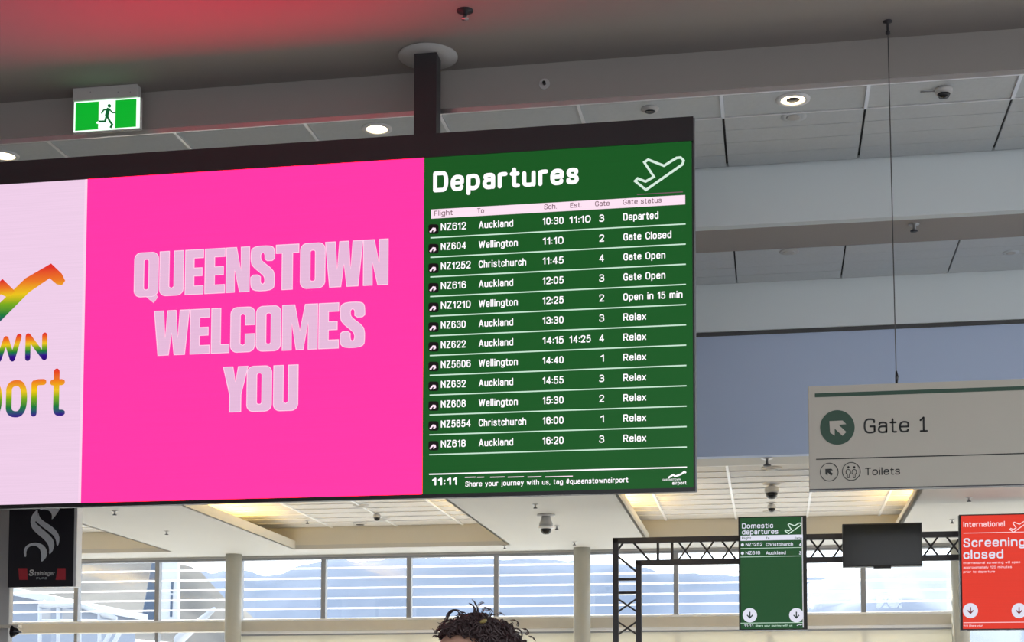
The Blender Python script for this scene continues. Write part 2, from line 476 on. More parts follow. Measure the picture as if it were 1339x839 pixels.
# left wall solid, unseen right and back walls with openings sized for the daylight
box('wall_left', XL-0.2, XL, YB-0.2, Y4+0.4, -0.2, 6.2, M_white, kind='structure')
wr = root('wall_right', (XR, 4, 0), kind='structure')
box('wall_sill', XR, XR+0.2, YB, Y4+0.4, -0.2, 0.4, M_white, wr)
box('wall_head', XR, XR+0.2, YB, Y4+0.4, 5.72, 6.2, M_white, wr)
for y in (YB, 3, 9, 15): box('pier', XR, XR+0.2, y, y+0.5, 0.4, 5.72, M_white, wr)
wb = root('wall_back', (-3, YB, 0), kind='structure')
box('wall_sill', XL, XR, YB-0.2, YB, -0.2, 0.4, M_white, wb)
box('wall_head', XL, -3, YB-0.2, YB, 2.3, 6.2, M_white, wb)
box('wall_head', -3, XR, YB-0.2, YB, 5.72, 6.2, M_white, wb)
for x in (XL, -9, -3.5, 1, 6): box('pier', x, x+0.5, YB-0.2, YB, 0.4, 2.3 if x < -4 else 5.72, M_white, wb)

# ceiling level behind the display: step, first strip with bright bars, then narrow tiles
c1 = root('ceiling', (-2, 10, H1), kind='structure')
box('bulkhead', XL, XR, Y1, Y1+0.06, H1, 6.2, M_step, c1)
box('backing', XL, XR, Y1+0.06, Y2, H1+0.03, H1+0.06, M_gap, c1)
YS = 9.80
xb = [-0.297+0.9033*i for i in range(-8, 6)]
box('edge_bar', XL, XR, Y1-0.002, Y1+0.012, H1-0.012, H1+0.02, M_bar, c1)
box('edge_bar', XL, XR, YS-0.006, YS+0.006, H1-0.007, H1+0.02, M_bar, c1)
rows1 = [Y1+0.012, YS-0.006]
ys = [YS+0.006+0.2180*i for i in range(5)]
for i in range(len(xb)-1):
    a, b = xb[i], xb[i+1]
    box('grid_bar', a-0.011, a+0.011, Y1+0.012, YS-0.006, H1-0.010, H1+0.02, M_bar, c1)
    box('tile', a+0.012, b-0.012, Y1+0.013, YS-0.007, H1, H1+0.02, M_tile, c1)
    for j in range(4):
        box('tile', a+0.008, b-0.008, ys[j]+0.003, ys[j+1]-0.003, H1+random.uniform(0, 0.002), H1+0.02, M_tile, c1)
# second level
c2 = root('ceiling', (-2, 11.4, H2), kind='structure')
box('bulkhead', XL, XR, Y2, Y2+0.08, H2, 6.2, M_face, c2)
box('soffit', XL, XR, Y2+0.08, 11.27, H2, H2+0.05, M_ceil, c2)
box('backing', XL, XR, 11.27, Y3, H2+0.03, H2+0.06, M_gap, c2)
xb2 = [-0.268+0.81*i for i in range(-11, 7)]
for i in range(len(xb2)-1):
    a, b = xb2[i], xb2[i+1]
    for j in range(4):
        y0 = 11.275+0.204*j
        box('tile', a+0.006, b-0.006, y0+0.002, y0+0.202, H2+random.uniform(0, 0.002), H2+0.02, M_tile, c2)
# third level: deep bulkhead, then the low soffit with its lit coffers
c3 = root('ceiling', (-2, 15, H3), kind='structure')
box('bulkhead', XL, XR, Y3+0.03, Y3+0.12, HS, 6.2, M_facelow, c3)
box('bulkhead', XL, XR, Y3, Y3+0.03, 4.72, 6.2, M_face, c3)
box('dark_joint', XL, XR, Y3+0.015, Y3+0.03, 4.69, 4.72, M_gap, c3)  # thin dark strip at the foot of the upper face
COF = [(-9.80, -7.165), (-5.60, -3.03), (-1.40, 1.30), (3.0, 5.6)]
YK0 = 12.55
box('soffit', XL, XR, Y3+0.12, YK0, HS, HS+0.05, M_soffit, c3)
box('soffit', XL, XR, YC, Y4+0.2, HS, HS+0.05, M_soffit, c3)
ed = [XL]+[v for q in COF for v in q]+[XR]
for i in range(0, len(ed), 2): box('soffit', ed[i], ed[i+1], YK0, YC, HS, HS+0.04, M_soffit, c3)
box('upper_slab', XL, XR, Y3+0.12, Y4+0.2, H3+0.06, H3+0.1, M_gap, c3)
for (a, b) in COF:
    box('coffer_end', a-0.5, b+0.5, YC, YC+0.04, HS+0.05, H3+0.06, M_cream, c3)
    box('coffer_lip', a-0.03, a, YK0, YC, HS, HS+0.10, M_cream, c3)
    box('coffer_lip', b, b+0.03, YK0, YC, HS, HS+0.10, M_cream, c3)
    box('coffer_side', a-0.52, a-0.50, YK0, YC, HS+0.04, H3+0.06, M_cream, c3)
    box('coffer_side', b+0.50, b+0.52, YK0, YC, HS+0.04, H3+0.06, M_cream, c3)
    for x in (a-0.20, b+0.16):
        box('cove_lamp', x, x+0.04, YK0+0.3, 16.2, HS+0.045, HS+0.075, M_cove, c3)
    xs = [a-0.50]; x = -0.414-0.79*20
    while x < b+0.3:
        if x > a-0.1: xs.append(x)
        x += 0.79
    xs.append(b+0.50)
    yr = [YK0+0.02]; y = 13.30
    while y < YC-0.1: yr.append(y); y += 0.335
    yr.append(YC)
    for i in range(len(xs)-1):
        for j in range(len(yr)-1):
            box('tile', xs[i]+0.01, xs[i+1]-0.01, yr[j]+0.008, yr[j+1]-0.008, H3, H3+0.03, M_tile_b, c3)
    for x in xs[1:-1]: box('grid_bar', x-0.012, x+0.012, YK0, YC, H3-0.012, H3+0.025, M_grid, c3)
    for y in yr[1:-1]: box('grid_bar', a-0.5, b+0.5, y-0.008, y+0.008, H3-0.010, H3+0.02, M_grid, c3)

# ------------------------------------------------------------------ window wall
wf = root('wall_front', (-3, Y4, 0), kind='structure')
box('head_beam', XL, XR, Y4-0.02, Y4+0.14, 3.69, 6.2, M_white, wf)
box('transom', XL, XR, Y4-0.10, Y4+0.08, 2.79, 2.91, mat('beige_paint', (0.58, 0.54, 0.46), 0.6), wf, bevel=0.01)
box('sill', XL, XR, Y4-0.02, Y4+0.12, -0.1, 0.15, M_white, wf)
M_blind = mat('cream_blind', (0.9, 0.88, 0.80), 0.8, var=0.02)
_n, _l = M_blind.node_tree.nodes, M_blind.node_tree.links
_t = _n.new('ShaderNodeBsdfTranslucent'); _t.inputs[0].default_value = (0.8, 0.77, 0.66, 1); _x = _n.new('ShaderNodeMixShader'); _x.inputs[0].default_value = 0.25
_l.new(_n['Principled BSDF'].outputs[0], _x.inputs[1]); _l.new(_t.outputs[0], _x.inputs[2]); _l.new(_x.outputs[0], _n['Material Output'].inputs[0])
box('roller_blind', -6.5, 2.05, Y4-0.03, Y4-0.022, 2.15, 2.752, M_blind, wf)
box('white_ledge', -6.5, 2.05, Y4-0.06, Y4+0.05, 2.757, 2.789, M_grid, wf)
box('rail', -6.5, 2.05, Y4-0.05, Y4-0.03, 2.735, 2.755, M_mull, wf)
for x in (-10.8, -6.505, -2.22, 2.07, 6.3):
    lathe('column', [(0.1, 0), (0.1, HS)], x, Y4-0.22, M_col, wf)
blades = [2.956, 3.083, 3.208, 3.333, 3.458, 3.583]
for i in range(15):
    x0 = -11.87+1.0738*i; x1 = x0+1.0738
    w = root('window_%d' % (i+1), ((x0+x1)/2, Y4, 2.9), kind='structure')
    box('mullion', x1-0.028, x1+0.028, Y4-0.03, Y4+0.06, 2.91, 3.69, M_mull, w)
    box('mullion', x1-0.02, x1+0.02, Y4-0.02, Y4+0.06, 0.15, 2.79, M_white if x1 > 2 else M_mull, w)
    box('head_frame', x0, x1, Y4-0.03, Y4+0.05, 3.668, 3.695, M_mull, w)
    box('sill_frame', x0, x1, Y4-0.09, Y4+0.06, 2.905, 2.935, M_grid, w)
    box('pane', x0, x1, Y4+0.02, Y4+0.026, 2.93, 3.67, M_glass, w)
    box('pane', x0, x1, Y4+0.055, Y4+0.061, 0.15, 2.79, M_glass, w)
    for z in blades: box('louvre_blade', x0+0.005, x1-0.005, Y4+0.16, Y4+0.22, z-0.008, z+0.008, M_blade, w)

# ------------------------------------------------------------------ outside
M_apron = mat('concrete_apron', (0.50, 0.50, 0.48), 0.8, var=0.1, scale=0.05)
box('ground', -3000, 3000, Y4+0.4, 6000, -0.9, -0.5, M_apron, kind='structure')
M_bounce = mat('unseen_ground_grey', (0.20, 0.20, 0.20), 0.9, var=0.1, scale=0.1)  # unseen ground, grey set for the light it bounces indoors
box('ground', -500, 500, -500, YB-0.4, -0.9, -0.5, M_bounce, kind='structure')
box('ground', XR+0.4, 500, YB-0.4, Y4+0.4, -0.9, -0.5, M_bounce, kind='structure')


def mountain_mat(name, c1, c2, c3, snow, scale):
    m = bpy.data.materials.new(name); m.use_nodes = True
    n, l = m.node_tree.nodes, m.node_tree.links; b = n['Principled BSDF']; b.inputs['Roughness'].default_value = 1; b.inputs['Specular IOR Level'].default_value = 0
    tc = n.new('ShaderNodeTexCoord'); ns = n.new('ShaderNodeTexNoise'); ns.inputs['Scale'].default_value = scale; ns.inputs['Detail'].default_value = 8
    l.new(tc.outputs['Object'], ns.inputs['Vector'])
    r = n.new('ShaderNodeValToRGB'); r.color_ramp.elements[0].position = 0.38; r.color_ramp.elements[0].color = (*c1, 1)
    r.color_ramp.elements[1].position = 0.62; r.color_ramp.elements[1].color = (*c2, 1)
    l.new(ns.outputs[0], r.inputs[0])
    if snow is None:
        l.new(r.outputs[0], b.inputs['Base Color'])
    else:
        sp = n.new('ShaderNodeSeparateXYZ'); l.new(tc.outputs['Generated'], sp.inputs[0])
        ad = n.new('ShaderNodeMath'); ad.operation = 'MULTIPLY_ADD'; ad.inputs[1].default_value = 0.5
        l.new(ns.outputs[0], ad.inputs[0]); l.new(sp.outputs['Z'], ad.inputs[2])
        r2 = n.new('ShaderNodeValToRGB'); r2.color_ramp.elements[0].position = snow; r2.color_ramp.elements[0].color = (0, 0, 0, 1)
        r2.color_ramp.elements[1].position = snow+0.07; r2.color_ramp.elements[1].color = (1, 1, 1, 1)
        l.new(ad.outputs[0], r2.inputs[0])
        mx = n.new('ShaderNodeMix'); mx.data_type = 'RGBA'; mx.inputs[7].default_value = (*c3, 1)
        l.new(r2.outputs[0], mx.inputs[0]); l.new(r.outputs[0], mx.inputs[6]); l.new(mx.outputs[2], b.inputs['Base Color'])
    return m


def ridge(name, prof, Y, depth, m, amp, label):
    """terrain that climbs from its foot at Y-depth to the ridge line at Y, then falls behind"""
    pts = [aY(x, y, Y) for x, y in prof]
    xs0, xs1 = pts[0].x, pts[-1].x; nx = 150; V, Fc = [], []
    rowsn = 14

    def rz(x):
        for a, b in zip(pts, pts[1:]):
            if a.x <= x <= b.x: return a.z+(b.z-a.z)*(x-a.x)/max(1e-6, b.x-a.x)
        return pts[-1].z
    for j in range(rowsn+3):
        for i in range(nx+1):
            x = xs0+(xs1-xs0)*i/nx; top = rz(x)
            if j <= rowsn:
                t = j/rowsn; y = Y-depth*(1-t); z = -5+(top+5)*t**1.15
                z += noise.noise(Vector((x/amp/6, y/amp/6, 3)))*amp*math.sin(math.pi*t)*1.2 + noise.noise(Vector((x/amp*1.1, y/amp, 7)))*amp*0.18*(1 if t > 0.1 else 0)
            else:
                y = Y+depth*0.3*(j-rowsn); z = top*(1-0.45*(j-rowsn))
            V.append((x, y, z))
    for j in range(rowsn+2):
        for i in range(nx):
            a = j*(nx+1)+i; Fc.append((a, a+1, a+nx+2, a+nx+1))
    return mesh_obj(name, V, Fc, m, None, smooth=True, label=label, cat='mountain')


M_mt_far = mountain_mat('hazy_blue_slope', (0.150, 0.178, 0.225), (0.180, 0.210, 0.262), (0.85, 0.88, 0.95), None, 0.004)  # aerial haze painted into the slope colour as blue
M_mt_snow = mountain_mat('snowy_slope', (0.17, 0.195, 0.24), (0.22, 0.245, 0.29), (0.30, 0.32, 0.34), 0.86, 0.006)
M_hill = mountain_mat('brown_tussock_slope', (0.12, 0.117, 0.11), (0.23, 0.215, 0.19), (0, 0, 0), None, 0.02)
ridge('mountain', [(120, 752), (232, 741), (250, 746), (262, 744), (275, 748), (285, 748), (303, 744), (322, 745), (340, 751), (352, 752), (366, 750), (380, 744), (400, 738), (424, 732), (450, 731), (485, 733), (505, 731), (540, 729), (600, 729), (650, 731), (700, 730), (760, 733), (800, 737), (830, 741), (850, 743), (866, 750), (885, 749), (898, 745), (912, 750), (960, 753), (1060, 754), (1200, 760), (1400, 770)],
      4200, 1200, M_mt_far, 60, 'hazy blue mountain range filling the windows behind the column row')
ridge('mountain', [(980, 800), (1060, 762), (1100, 750), (1125, 738), (1150, 742), (1190, 732), (1230, 736), (1300, 728), (1420, 740)],
      2200, 800, M_mt_snow, 40, 'snow streaked mountain in the windows under the hanging television')
ridge('hill', [(-260, 640), (-60, 660), (60, 680), (150, 700), (215, 722), (232, 733), (250, 742), (265, 752), (280, 766), (300, 784), (330, 806), (380, 850)],
      700, 350, M_hill, 14, 'grey brown tussock hillside rising in the windows at far left')

# parked aircraft seen through the left windows
M_plane = mat('white_aircraft_paint', (0.42, 0.44, 0.47), 0.3)
M_tailb = mat('blue_tail_paint', (0.035, 0.065, 0.115), 0.4, var=0.15, scale=0.6)
ya = 60.0
pl = root('aircraft', aY(200, 900, ya), 'white parked aircraft with a dark blue edged tail fin outside left windows', 'aircraft')


def slabxz(name, pix, Y, th, m, parent, bev=0.04, **k):
    pts = [aY(x, y, Y) for x, y in pix]; n = len(pts)
    V = [(p.x, Y-th/2, p.z) for p in pts]+[(p.x, Y+th/2, p.z) for p in pts]
    Fc = [tuple(range(n))[::-1], tuple(range(n, 2*n))]+[(i, (i+1) % n, n+(i+1) % n, n+i) for i in range(n)]
    bm = bmesh.new(); vv = [bm.verts.new(v) for v in V]
    for q in Fc: bm.faces.new([vv[i] for i in q])
    bmesh.ops.recalc_face_normals(bm, faces=bm.faces[:])
    bmesh.ops.bevel(bm, geom=bm.edges[:], offset=bev, segments=1, affect='EDGES')
    me = bpy.data.meshes.new(name); bm.to_mesh(me); bm.free()
    vs = [v.co.copy() for v in me.vertices]; fs = [tuple(p.vertices) for p in me.polygons]
    return mesh_obj(name, vs, fs, m, parent, **k)


fin = slabxz('tail_fin', [(202, 826), (209, 712), (217, 690), (234, 690), (234, 826)], ya, 0.35, M_plane, pl)
slabxz('leading_edge', [(183, 826), (204, 712), (212, 690), (216, 690), (209, 712), (203, 826)], ya, 0.30, M_tailb, fin, label='dark blue leading edge')
for k, (a, b) in enumerate(((778, 806), (760, 775))):
    slabxz('rudder_stripe', [(222+k, b), (223+k, a), (226+k, a), (225+k, b)], ya-0.2, 0.02, M_tailb, fin, bev=0.004)
pa, pb = aY(252, 838, ya), aY(60, 860, ya)
fv, ff = tube_vf([(pa.x+0.6, ya, pa.z-0.3), (pa.x, ya, pa.z-0.45), (pa.x-1.2, ya, pa.z-0.6), (pa.x-3, ya, pa.z-0.7), (pa.x-6, ya, pa.z-0.95), (pa.x-16, ya, pa.z-1.1), (pa.x-19, ya, pa.z-1.2), (pa.x-20.5, ya, pa.z-1.6)], [0.05, 0.3, 0.6, 0.85, 1.25, 1.45, 1.2, 0.1], 24)
mesh_obj('fuselage', fv, ff, M_plane, pl, smooth=True)
w0 = aY(234, 836, ya-3); w1 = aY(280, 796, ya-9)
fv, ff = tube_vf([w0, (w0+w1)/2, w1], [0.22, 0.16, 0.08], 8)
mesh_obj('wing', fv, ff, M_plane, pl, smooth=True)
for dx in (-5, -15):
    tube('landing_gear', [(pa.x+dx, ya, pa.z-1.9), (pa.x+dx, ya, -0.1)], 0.14, M_mull, pl)
    v, f = tube_vf([(pa.x+dx, ya-0.2, -0.05), (pa.x+dx, ya+0.2, -0.05)], 0.45, 16); mesh_obj('wheel', v, f, M_black, pl, smooth=True)

# pale blue terminal shed and boarding ramp at far left
M_shed = mat('pale_blue_cladding', (0.19, 0.225, 0.29), 0.6, var=0.04)
ys_ = 42.0
a = aY(-60, 775, ys_); b = aY(68, 782, ys_)
sh = root('shed', ((a.x+b.x)/2, ys_+3, -0.5), 'pale blue shed with a white sloping roof outside the leftmost window', 'building')
V = [(a.x, ys_, -0.5), (b.x, ys_, -0.5), (b.x, ys_, b.z-0.15), (a.x, ys_, a.z+0.35), (a.x, ys_+6, -0.5), (b.x, ys_+6, -0.5), (b.x, ys_+6, b.z-0.15), (a.x, ys_+6, a.z+0.35)]
mesh_obj('wall', V, [(0, 1, 2, 3), (5, 4, 7, 6), (4, 0, 3, 7), (1, 5, 6, 2), (3, 2, 6, 7), (4, 5, 1, 0)], M_shed, sh)
V = [(a.x-0.3, ys_-0.4, a.z+0.35), (b.x+0.3, ys_-0.4, b.z-0.2), (b.x+0.3, ys_+6.3, b.z-0.2), (a.x-0.3, ys_+6.3, a.z+0.35)]
V += [(x, y, z+0.22) for x, y, z in V]
mesh_obj('roof', V, [(3, 2, 1, 0), (4, 5, 6, 7), (0, 1, 5, 4), (1, 2, 6, 5), (2, 3, 7, 6), (3, 0, 4, 7)], M_plane, sh)
yr_ = 36.0
rp = root('boarding_ramp', aY(100, 900, yr_), 'white covered boarding ramp with sloping handrail beside the blue shed', 'ramp')


def bar(pa_, pb_, r, nm, m=M_plane, Y=yr_, par=rp):
    tube(nm, [aY(*pa_, Y), aY(*pb_, Y)], r, m, par, n=8)


bar((52, 791), (106, 791), 0.07, 'roof_rail'); bar((106, 791), (152, 809), 0.07, 'roof_rail'); bar((52, 791), (60, 787), 0.06, 'roof_rail')
bar((50, 812), (152, 812), 0.05, 'hand_rail')
for x in (52, 76, 104, 130): bar((x, 791 if x < 110 else 801), (x, 870), 0.05, 'post')
for x in (158, 146): bar((x, 824), (x-26, 870), 0.06, 'brace')
slabxz('screen', [(53, 797), (66, 795), (66, 811), (53, 811)], yr_+0.4, 0.05, M_mull, rp, bev=0.01)
slabxz('screen', [(82, 795), (103, 797), (103, 811), (82, 811)], yr_+0.4, 0.05, M_mull, rp, bev=0.01)
slabxz('deck', [(50, 850), (152, 850), (152, 858), (50, 858)], yr_, 1.6, M_plane, rp)

# ------------------------------------------------------------------ the big display board
YD = 9.0
bd = root('display_board', (-2.12, 9.17, H0), 'long black video wall hanging from one black pole, showing pink and green screens', 'display board')
xr = aY(908, 400, YD).x; zt = aY(905, 153, YD).z; zb = aY(908, 642.8, YD).z
xl = -8.2
zs_t = (aY(905, 183.5, YD).z + aY(112, 236, YD).z)/2; zs_b = (aY(905, 640, YD).z + aY(108, 655, YD).z)/2
box('frame', xl, xr, YD+0.01, YD+0.03, zb, zt, M_black, bd, bevel=0.002)
box('rear_cabinet', xl, xr-0.03, YD+0.03, YD+0.30, zb+0.2, zt, M_black, bd)
box('top_bezel', xl, xr, YD-0.012, YD+0.01, zs_t, zt, M_black, bd)
box('bottom_bezel', xl, xr, YD-0.012, YD+0.01, zb, zs_b, M_bezel, bd)
box('side_trim', xr, xr+0.008, YD+0.012, YD+0.03, zb, zt, M_mull, bd)
tube_w = 0.072
box('support_pole', -2.125-tube_w, -2.125+tube_w, 9.12, 9.25, zt, H0, M_black, bd, bevel=0.004)
lathe('ceiling_plate', [(0.17, H0), (0.187, H0-0.002), (0.187, H0-0.012), (0.06, H0-0.014)], -2.123, 9.19, M_white, bd, n=40)
x1 = aY(111, 430, YD).x; x2 = aY(553.5, 430, YD).x; x3 = aY(905.5, 400, YD).x
s1 = box('logo_screen', xl+0.02, x1, YD-0.006, YD+0.01, zs_b, zs_t, M_lilac, bd, label='pale lilac screen with a rainbow airport logo')
s2 = box('welcome_screen', x1, x2, YD-0.006, YD+0.01, zs_b, zs_t, M_pink, bd, label='bright pink screen reading Queenstown welcomes you')
s3 = box('departures_screen', x2, x3, YD-0.006, YD+0.01, zs_b, zs_t, M_gscreen, bd, label='dark green screen listing departures')
box('light_edge', x1-0.018, x1-0.003, YD-0.008, YD-0.006, zs_b, zs_t, M_letter_edge, s1)
TY = YD-0.0085
# rainbow logo
g = lambda q: [(x/4.19, 220+y/4.19) for x, y in q]
poly('mountain_mark', smoothpoly(g([(252, 494), (366, 603), (330, 652), (252, 585), (-120, 960), (-200, 960), (-200, 930)]), 1), TY, M_rain, s1)
poly('mountain_mark', g([(14, 606), (82, 672), (50, 712), (5, 690), (-180, 860), (-260, 860)]), TY-0.001, M_rain, s1)
text('QUEENSTOWN', -262, 484.5, 61, 35.5, TY, M_rain, s1, wt=0.2)
text('airport', -92, 549.5, 84, 64, TY, M_rain, s1, wt=0.125)


# condensed block letters
def rr(x0, y0, x1_, y1_, r, n=5, corners=(1, 1, 1, 1)):
    r = min(r, (x1_-x0)/2, (y1_-y0)/2); pts = []
    for (cx, cy, a0, on, px, py) in ((x1_-r, y1_-r, 0, corners[0], x1_, y1_), (x0+r, y1_-r, 90, corners[1], x0, y1_), (x0+r, y0+r, 180, corners[2], x0, y0), (x1_-r, y0+r, 270, corners[3], x1_, y0)):
        if not on: pts.append((px, py)); continue
        for i in range(n+1):
            t = math.radians(a0+90*i/n); pts.append((cx+r*math.cos(t), cy+r*math.sin(t)))
    return pts


def glyph(ch, w, h):
    """loops for a heavy condensed letter in a w by h box, y up"""
    s = w*0.395; t = h*0.185; R = w*0.26
    if ch in 'OQ':
        L = [rr(0, 0, w, h, R), rr(s, h*.155, w-s, h*.845, w*.08, 3)]
        
        return L
    if ch == 'U':
        o = rr(0, 0, w, h*2, R)[:]; lo = [p for p in rr(0, 0, w, h, R, corners=(0, 0, 1, 1))]
        inner = [(w-s, h), (w-s, h*.20), (w*.5, h*.155), (s, h*.20), (s, h)]
        return [[(w, h)]+inner+[(0, h)]+lo[2:]]
    if ch == 'E': return [[(0, 0), (w, 0), (w, t), (s*1.22, t), (s*1.22, h*.41), (w*.93, h*.41), (w*.93, h*.59), (s*1.22, h*.59), (s*1.22, h-t), (w, h-t), (w, h), (0, h)]]
    if ch == 'L': return [[(0, 0), (w, 0), (w, t), (s*1.3, t), (s*1.3, h), (0, h)]]
    if ch == 'N': return [[(0, 0), (s*.92, 0), (s*.92, h*.50), (w-s*1.05, 0), (w, 0), (w, h), (w-s*.92, h), (w-s*.92, h*.48), (s*1.1, h), (0, h)]]
    if ch == 'T': q = w*.27; return [[(q, 0), (w-q, 0), (w-q, h-t), (w, h-t), (w, h), (0, h), (0, h-t), (q, h-t)]]
    if ch == 'Y': q = w*.27; return [[(q, 0), (w-q, 0), (w-q, h*.38), (w, h), (w*.61, h), (w*.5, h*.66), (w*.39, h), (0, h), (q, h*.38)]]
    if ch == 'W': return [[(w*.12, 0), (w*.42, 0), (w*.5, h*.50), (w*.58, 0), (w*.88, 0), (w, h), (w*.735, h), (w*.68, h*.38), (w*.62, h), (w*.38, h), (w*.32, h*.38), (w*.265, h), (0, h)]]
    if ch == 'M': return [[(0, 0), (w*.26, 0), (w*.265, h*.60), (w*.40, 0), (w*.60, 0), (w*.735, h*.60), (w*.74, 0), (w, 0), (w, h), (w*.65, h), (w*.5, h*.42), (w*.35, h), (0, h)]]
    if ch == 'C':
        o = rr(0, 0, w, h, R)
        top = [p for p in o if p[1] >= h*.6]; bot = [p for p in o if p[1] < h*.4]
        # counter-clockwise: top right .. top left .. bottom left .. bottom right
        return [[(w, h*.60)]+top+bot+[(w, h*.40), (w-s, h*.40), (w-s, h*.18), (w*.5, h*.145), (s, h*.18), (s, h*.82), (w*.5, h*.855), (w-s, h*.82), (w-s, h*.60)]]
    if ch == 'S':
        return [smoothpoly([(w*.28, 0), (w*.72, 0), (w*.93, h*.03), (w, h*.14), (w, h*.36), (w*.93, h*.47), (w*.62, h*.62), (w*.60, h*.70), (w*.60, h*.80), (w*.5, h*.855), (w*.41, h*.80), (w*.41, h*.70), (w*.46, h*.60), (w*.44, h*.60)][:0] or
                [(w*.25, 0), (w*.75, 0), (w*.97, h*.05), (w, h*.16), (w, h*.34), (w*.93, h*.46), (w*.48, h*.655), (w*.41, h*.72), (w*.41, h*.82), (w*.5, h*.86), (w*.59, h*.82), (w*.59, h*.665), (w*1.0, h*.665), (w, h*.84), (w*.96, h*.96), (w*.75, h), (w*.25, h), (w*.03, h*.95), (0, h*.84), (0, h*.68), (w*.06, h*.56), (w*.50, h*.36), (w*.59, h*.29), (w*.59, h*.18), (w*.5, h*.14), (w*.41, h*.18), (w*.41, h*.36), (0, h*.36), (0, h*.16), (w*.04, h*.05)], 1)]
    return []


def block_line(letters, topl, topr, botl, botr):
    """letters: (char, left px, right px); tops and bottoms given at two pixel columns"""
    for ch, pl_, pr_ in letters:
        xm = (pl_+pr_)/2
        yt = topl[1]+(topr[1]-topl[1])*(xm-topl[0])/(topr[0]-topl[0]); yb_ = botl[1]+(botr[1]-botl[1])*(xm-botl[0])/(botr[0]-botl[0])
        zt_ = aY(xm, yt, YD).z; zb_ = aY(xm, yb_, YD).z; xa = aY(pl_, (yt+yb_)/2, YD).x; xb_ = aY(pr_, (yt+yb_)/2, YD).x
        L = glyph(ch, xb_-xa, zt_-zb_)
        L = [[(xa+x, zb_+z) for x, z in lp] for lp in L]
        flat('letter', L, TY-0.001, M_letter, s2, thick=0.001)
        if ch == 'Q':
            w_, h_ = xb_-xa, zt_-zb_
            flat('letter_tail', [[(xa+w_*.45, zb_+h_*.02), (xa+w_*.82, zb_-h_*.15), (xa+w_*1.0, zb_-h_*.02), (xa+w_*.86, zb_+h_*.10)]], TY-0.001, M_letter, s2, thick=0.0009)
        # paler rim drawn as a thin outline round each letter
        R_ = []
        for lp in L:
            R_ += ribbon_pts(lp, 0.0042, closed=True)
        for q in range(0, len(R_), 2):
            flat('letter_rim', [R_[q], R_[q+1]], TY-0.003, M_letter_edge, s2, thick=0.0008)


k5 = lambda x: 150+x/3.108
j5 = lambda y: 290+y/3.108
block_line([(c, k5(a), k5(b)) for c, a, b in (('Q', 83, 180), ('U', 186, 282), ('E', 290, 363), ('E', 370, 450), ('N', 456, 550), ('S', 556, 652), ('T', 658, 750), ('O', 757, 857), ('W', 858, 1010), ('N', 1013, 1113))],
           (k5(130), j5(127)), (k5(1065), j5(74)), (k5(130), j5(306)), (k5(1065), j5(258)))
block_line([(c, k5(a), k5(b)) for c, a, b in (('W', 163, 305), ('E', 310, 388), ('L', 396, 468), ('C', 474, 572), ('O', 578, 677), ('M', 684, 826), ('E', 832, 912), ('S', 919, 1018))],
           (k5(235), j5(362)), (k5(968), j5(328)), (k5(235), j5(542)), (k5(968), j5(512)))
block_line([(c, k5(a), k5(b)) for c, a, b in (('Y', 443, 543), ('O', 540, 640), ('U', 648, 747))],
           (k5(493), j5(590)), (k5(697), j5(584)), (k5(493), j5(773)), (k5(697), j5(768)))

# departures list
d1 = lambda q: [(550+x/3.495, 180+y/3.495) for x, y in q]
text('Departures', 566.3, 251.5, 756.8, 27.2, TY, M_wscreen, s3, wt=0.195)
PLANE = [(1150, 104), (1112, 128), (1040, 100), (1022, 112), (1066, 178), (1028, 200), (992, 186), (980, 198), (1030, 238), (1196, 122), (1202, 104), (1188, 90), (1170, 92)]
flat('plane_icon', [[P(*q, TY) for q in lp] for lp in ribbon_pts(d1(PLANE), 3.0, closed=True)], TY, M_iconscreen, s3)


def strip(xa, xb_, ya_, th, m, par, nm='ruled_line', Y=TY, thick=0.001):
    """a level bar whose left end is at pixel (xa, ya_), th pixels thick"""
    p = aY(xa, ya_, Y); q = aY(xb_, ya_, Y); r = aY(xa, ya_+th, Y)
    return box(nm, p.x, q.x, Y-thick*2, Y, r.z, p.z, m, par)


strip(833, 893, 253.8, 1.0, M_inkscreen, s3)
strip(563.8, 896, 274.0, 11.8, M_hscreen, s3, 'header_bar')
HY = TY-0.003
for s, a, b in (('Flight', 568, 592), ('To', 624, 633), ('Sch.', 711.5, 728), ('Est.', 745.5, 760.5), ('Gate', 778, 797), ('Gate status', 814.5, 865)):
    text(s, a, 282.5-(a-563.8)*0.0597, b, 6.6, HY, M_inkscreen, s3, wt=0.14)
rows = [('NZ612', 609.5, 'Auckland', 671, '10:30', '11:10', '3', 'Departed', 861), ('NZ604', 609.5, 'Wellington', 677, '11:10', '', '2', 'Gate Closed', 878),
        ('NZ1252', 615.5, 'Christchurch', 688, '11:45', '', '4', 'Gate Open', 870), ('NZ616', 609.5, 'Auckland', 671, '12:05', '', '3', 'Gate Open', 870),
        ('NZ1210', 615.5, 'Wellington', 677, '12:25', '', '2', 'Open in 15 min', 892.5), ('NZ630', 609, 'Auckland', 671, '13:30', '', '3', 'Relax', 845),
        ('NZ622', 609, 'Auckland', 671, '14:15', '14:25', '4', 'Relax', 845), ('NZ5606', 615.5, 'Wellington', 677, '14:40', '', '1', 'Relax', 845),
        ('NZ632', 609, 'Auckland', 671, '14:55', '', '3', 'Relax', 845), ('NZ608', 609, 'Wellington', 677, '15:30', '', '2', 'Relax', 845),
        ('NZ5654', 615.5, 'Christchurch', 688, '16:00', '', '1', 'Relax', 845), ('NZ618', 609, 'Auckland', 671, '16:20', '', '3', 'Relax', 845)]
zA = aY(563, 311, TY).z; zB = aY(563, 594.3, TY).z; dz = (zA-zB)/11


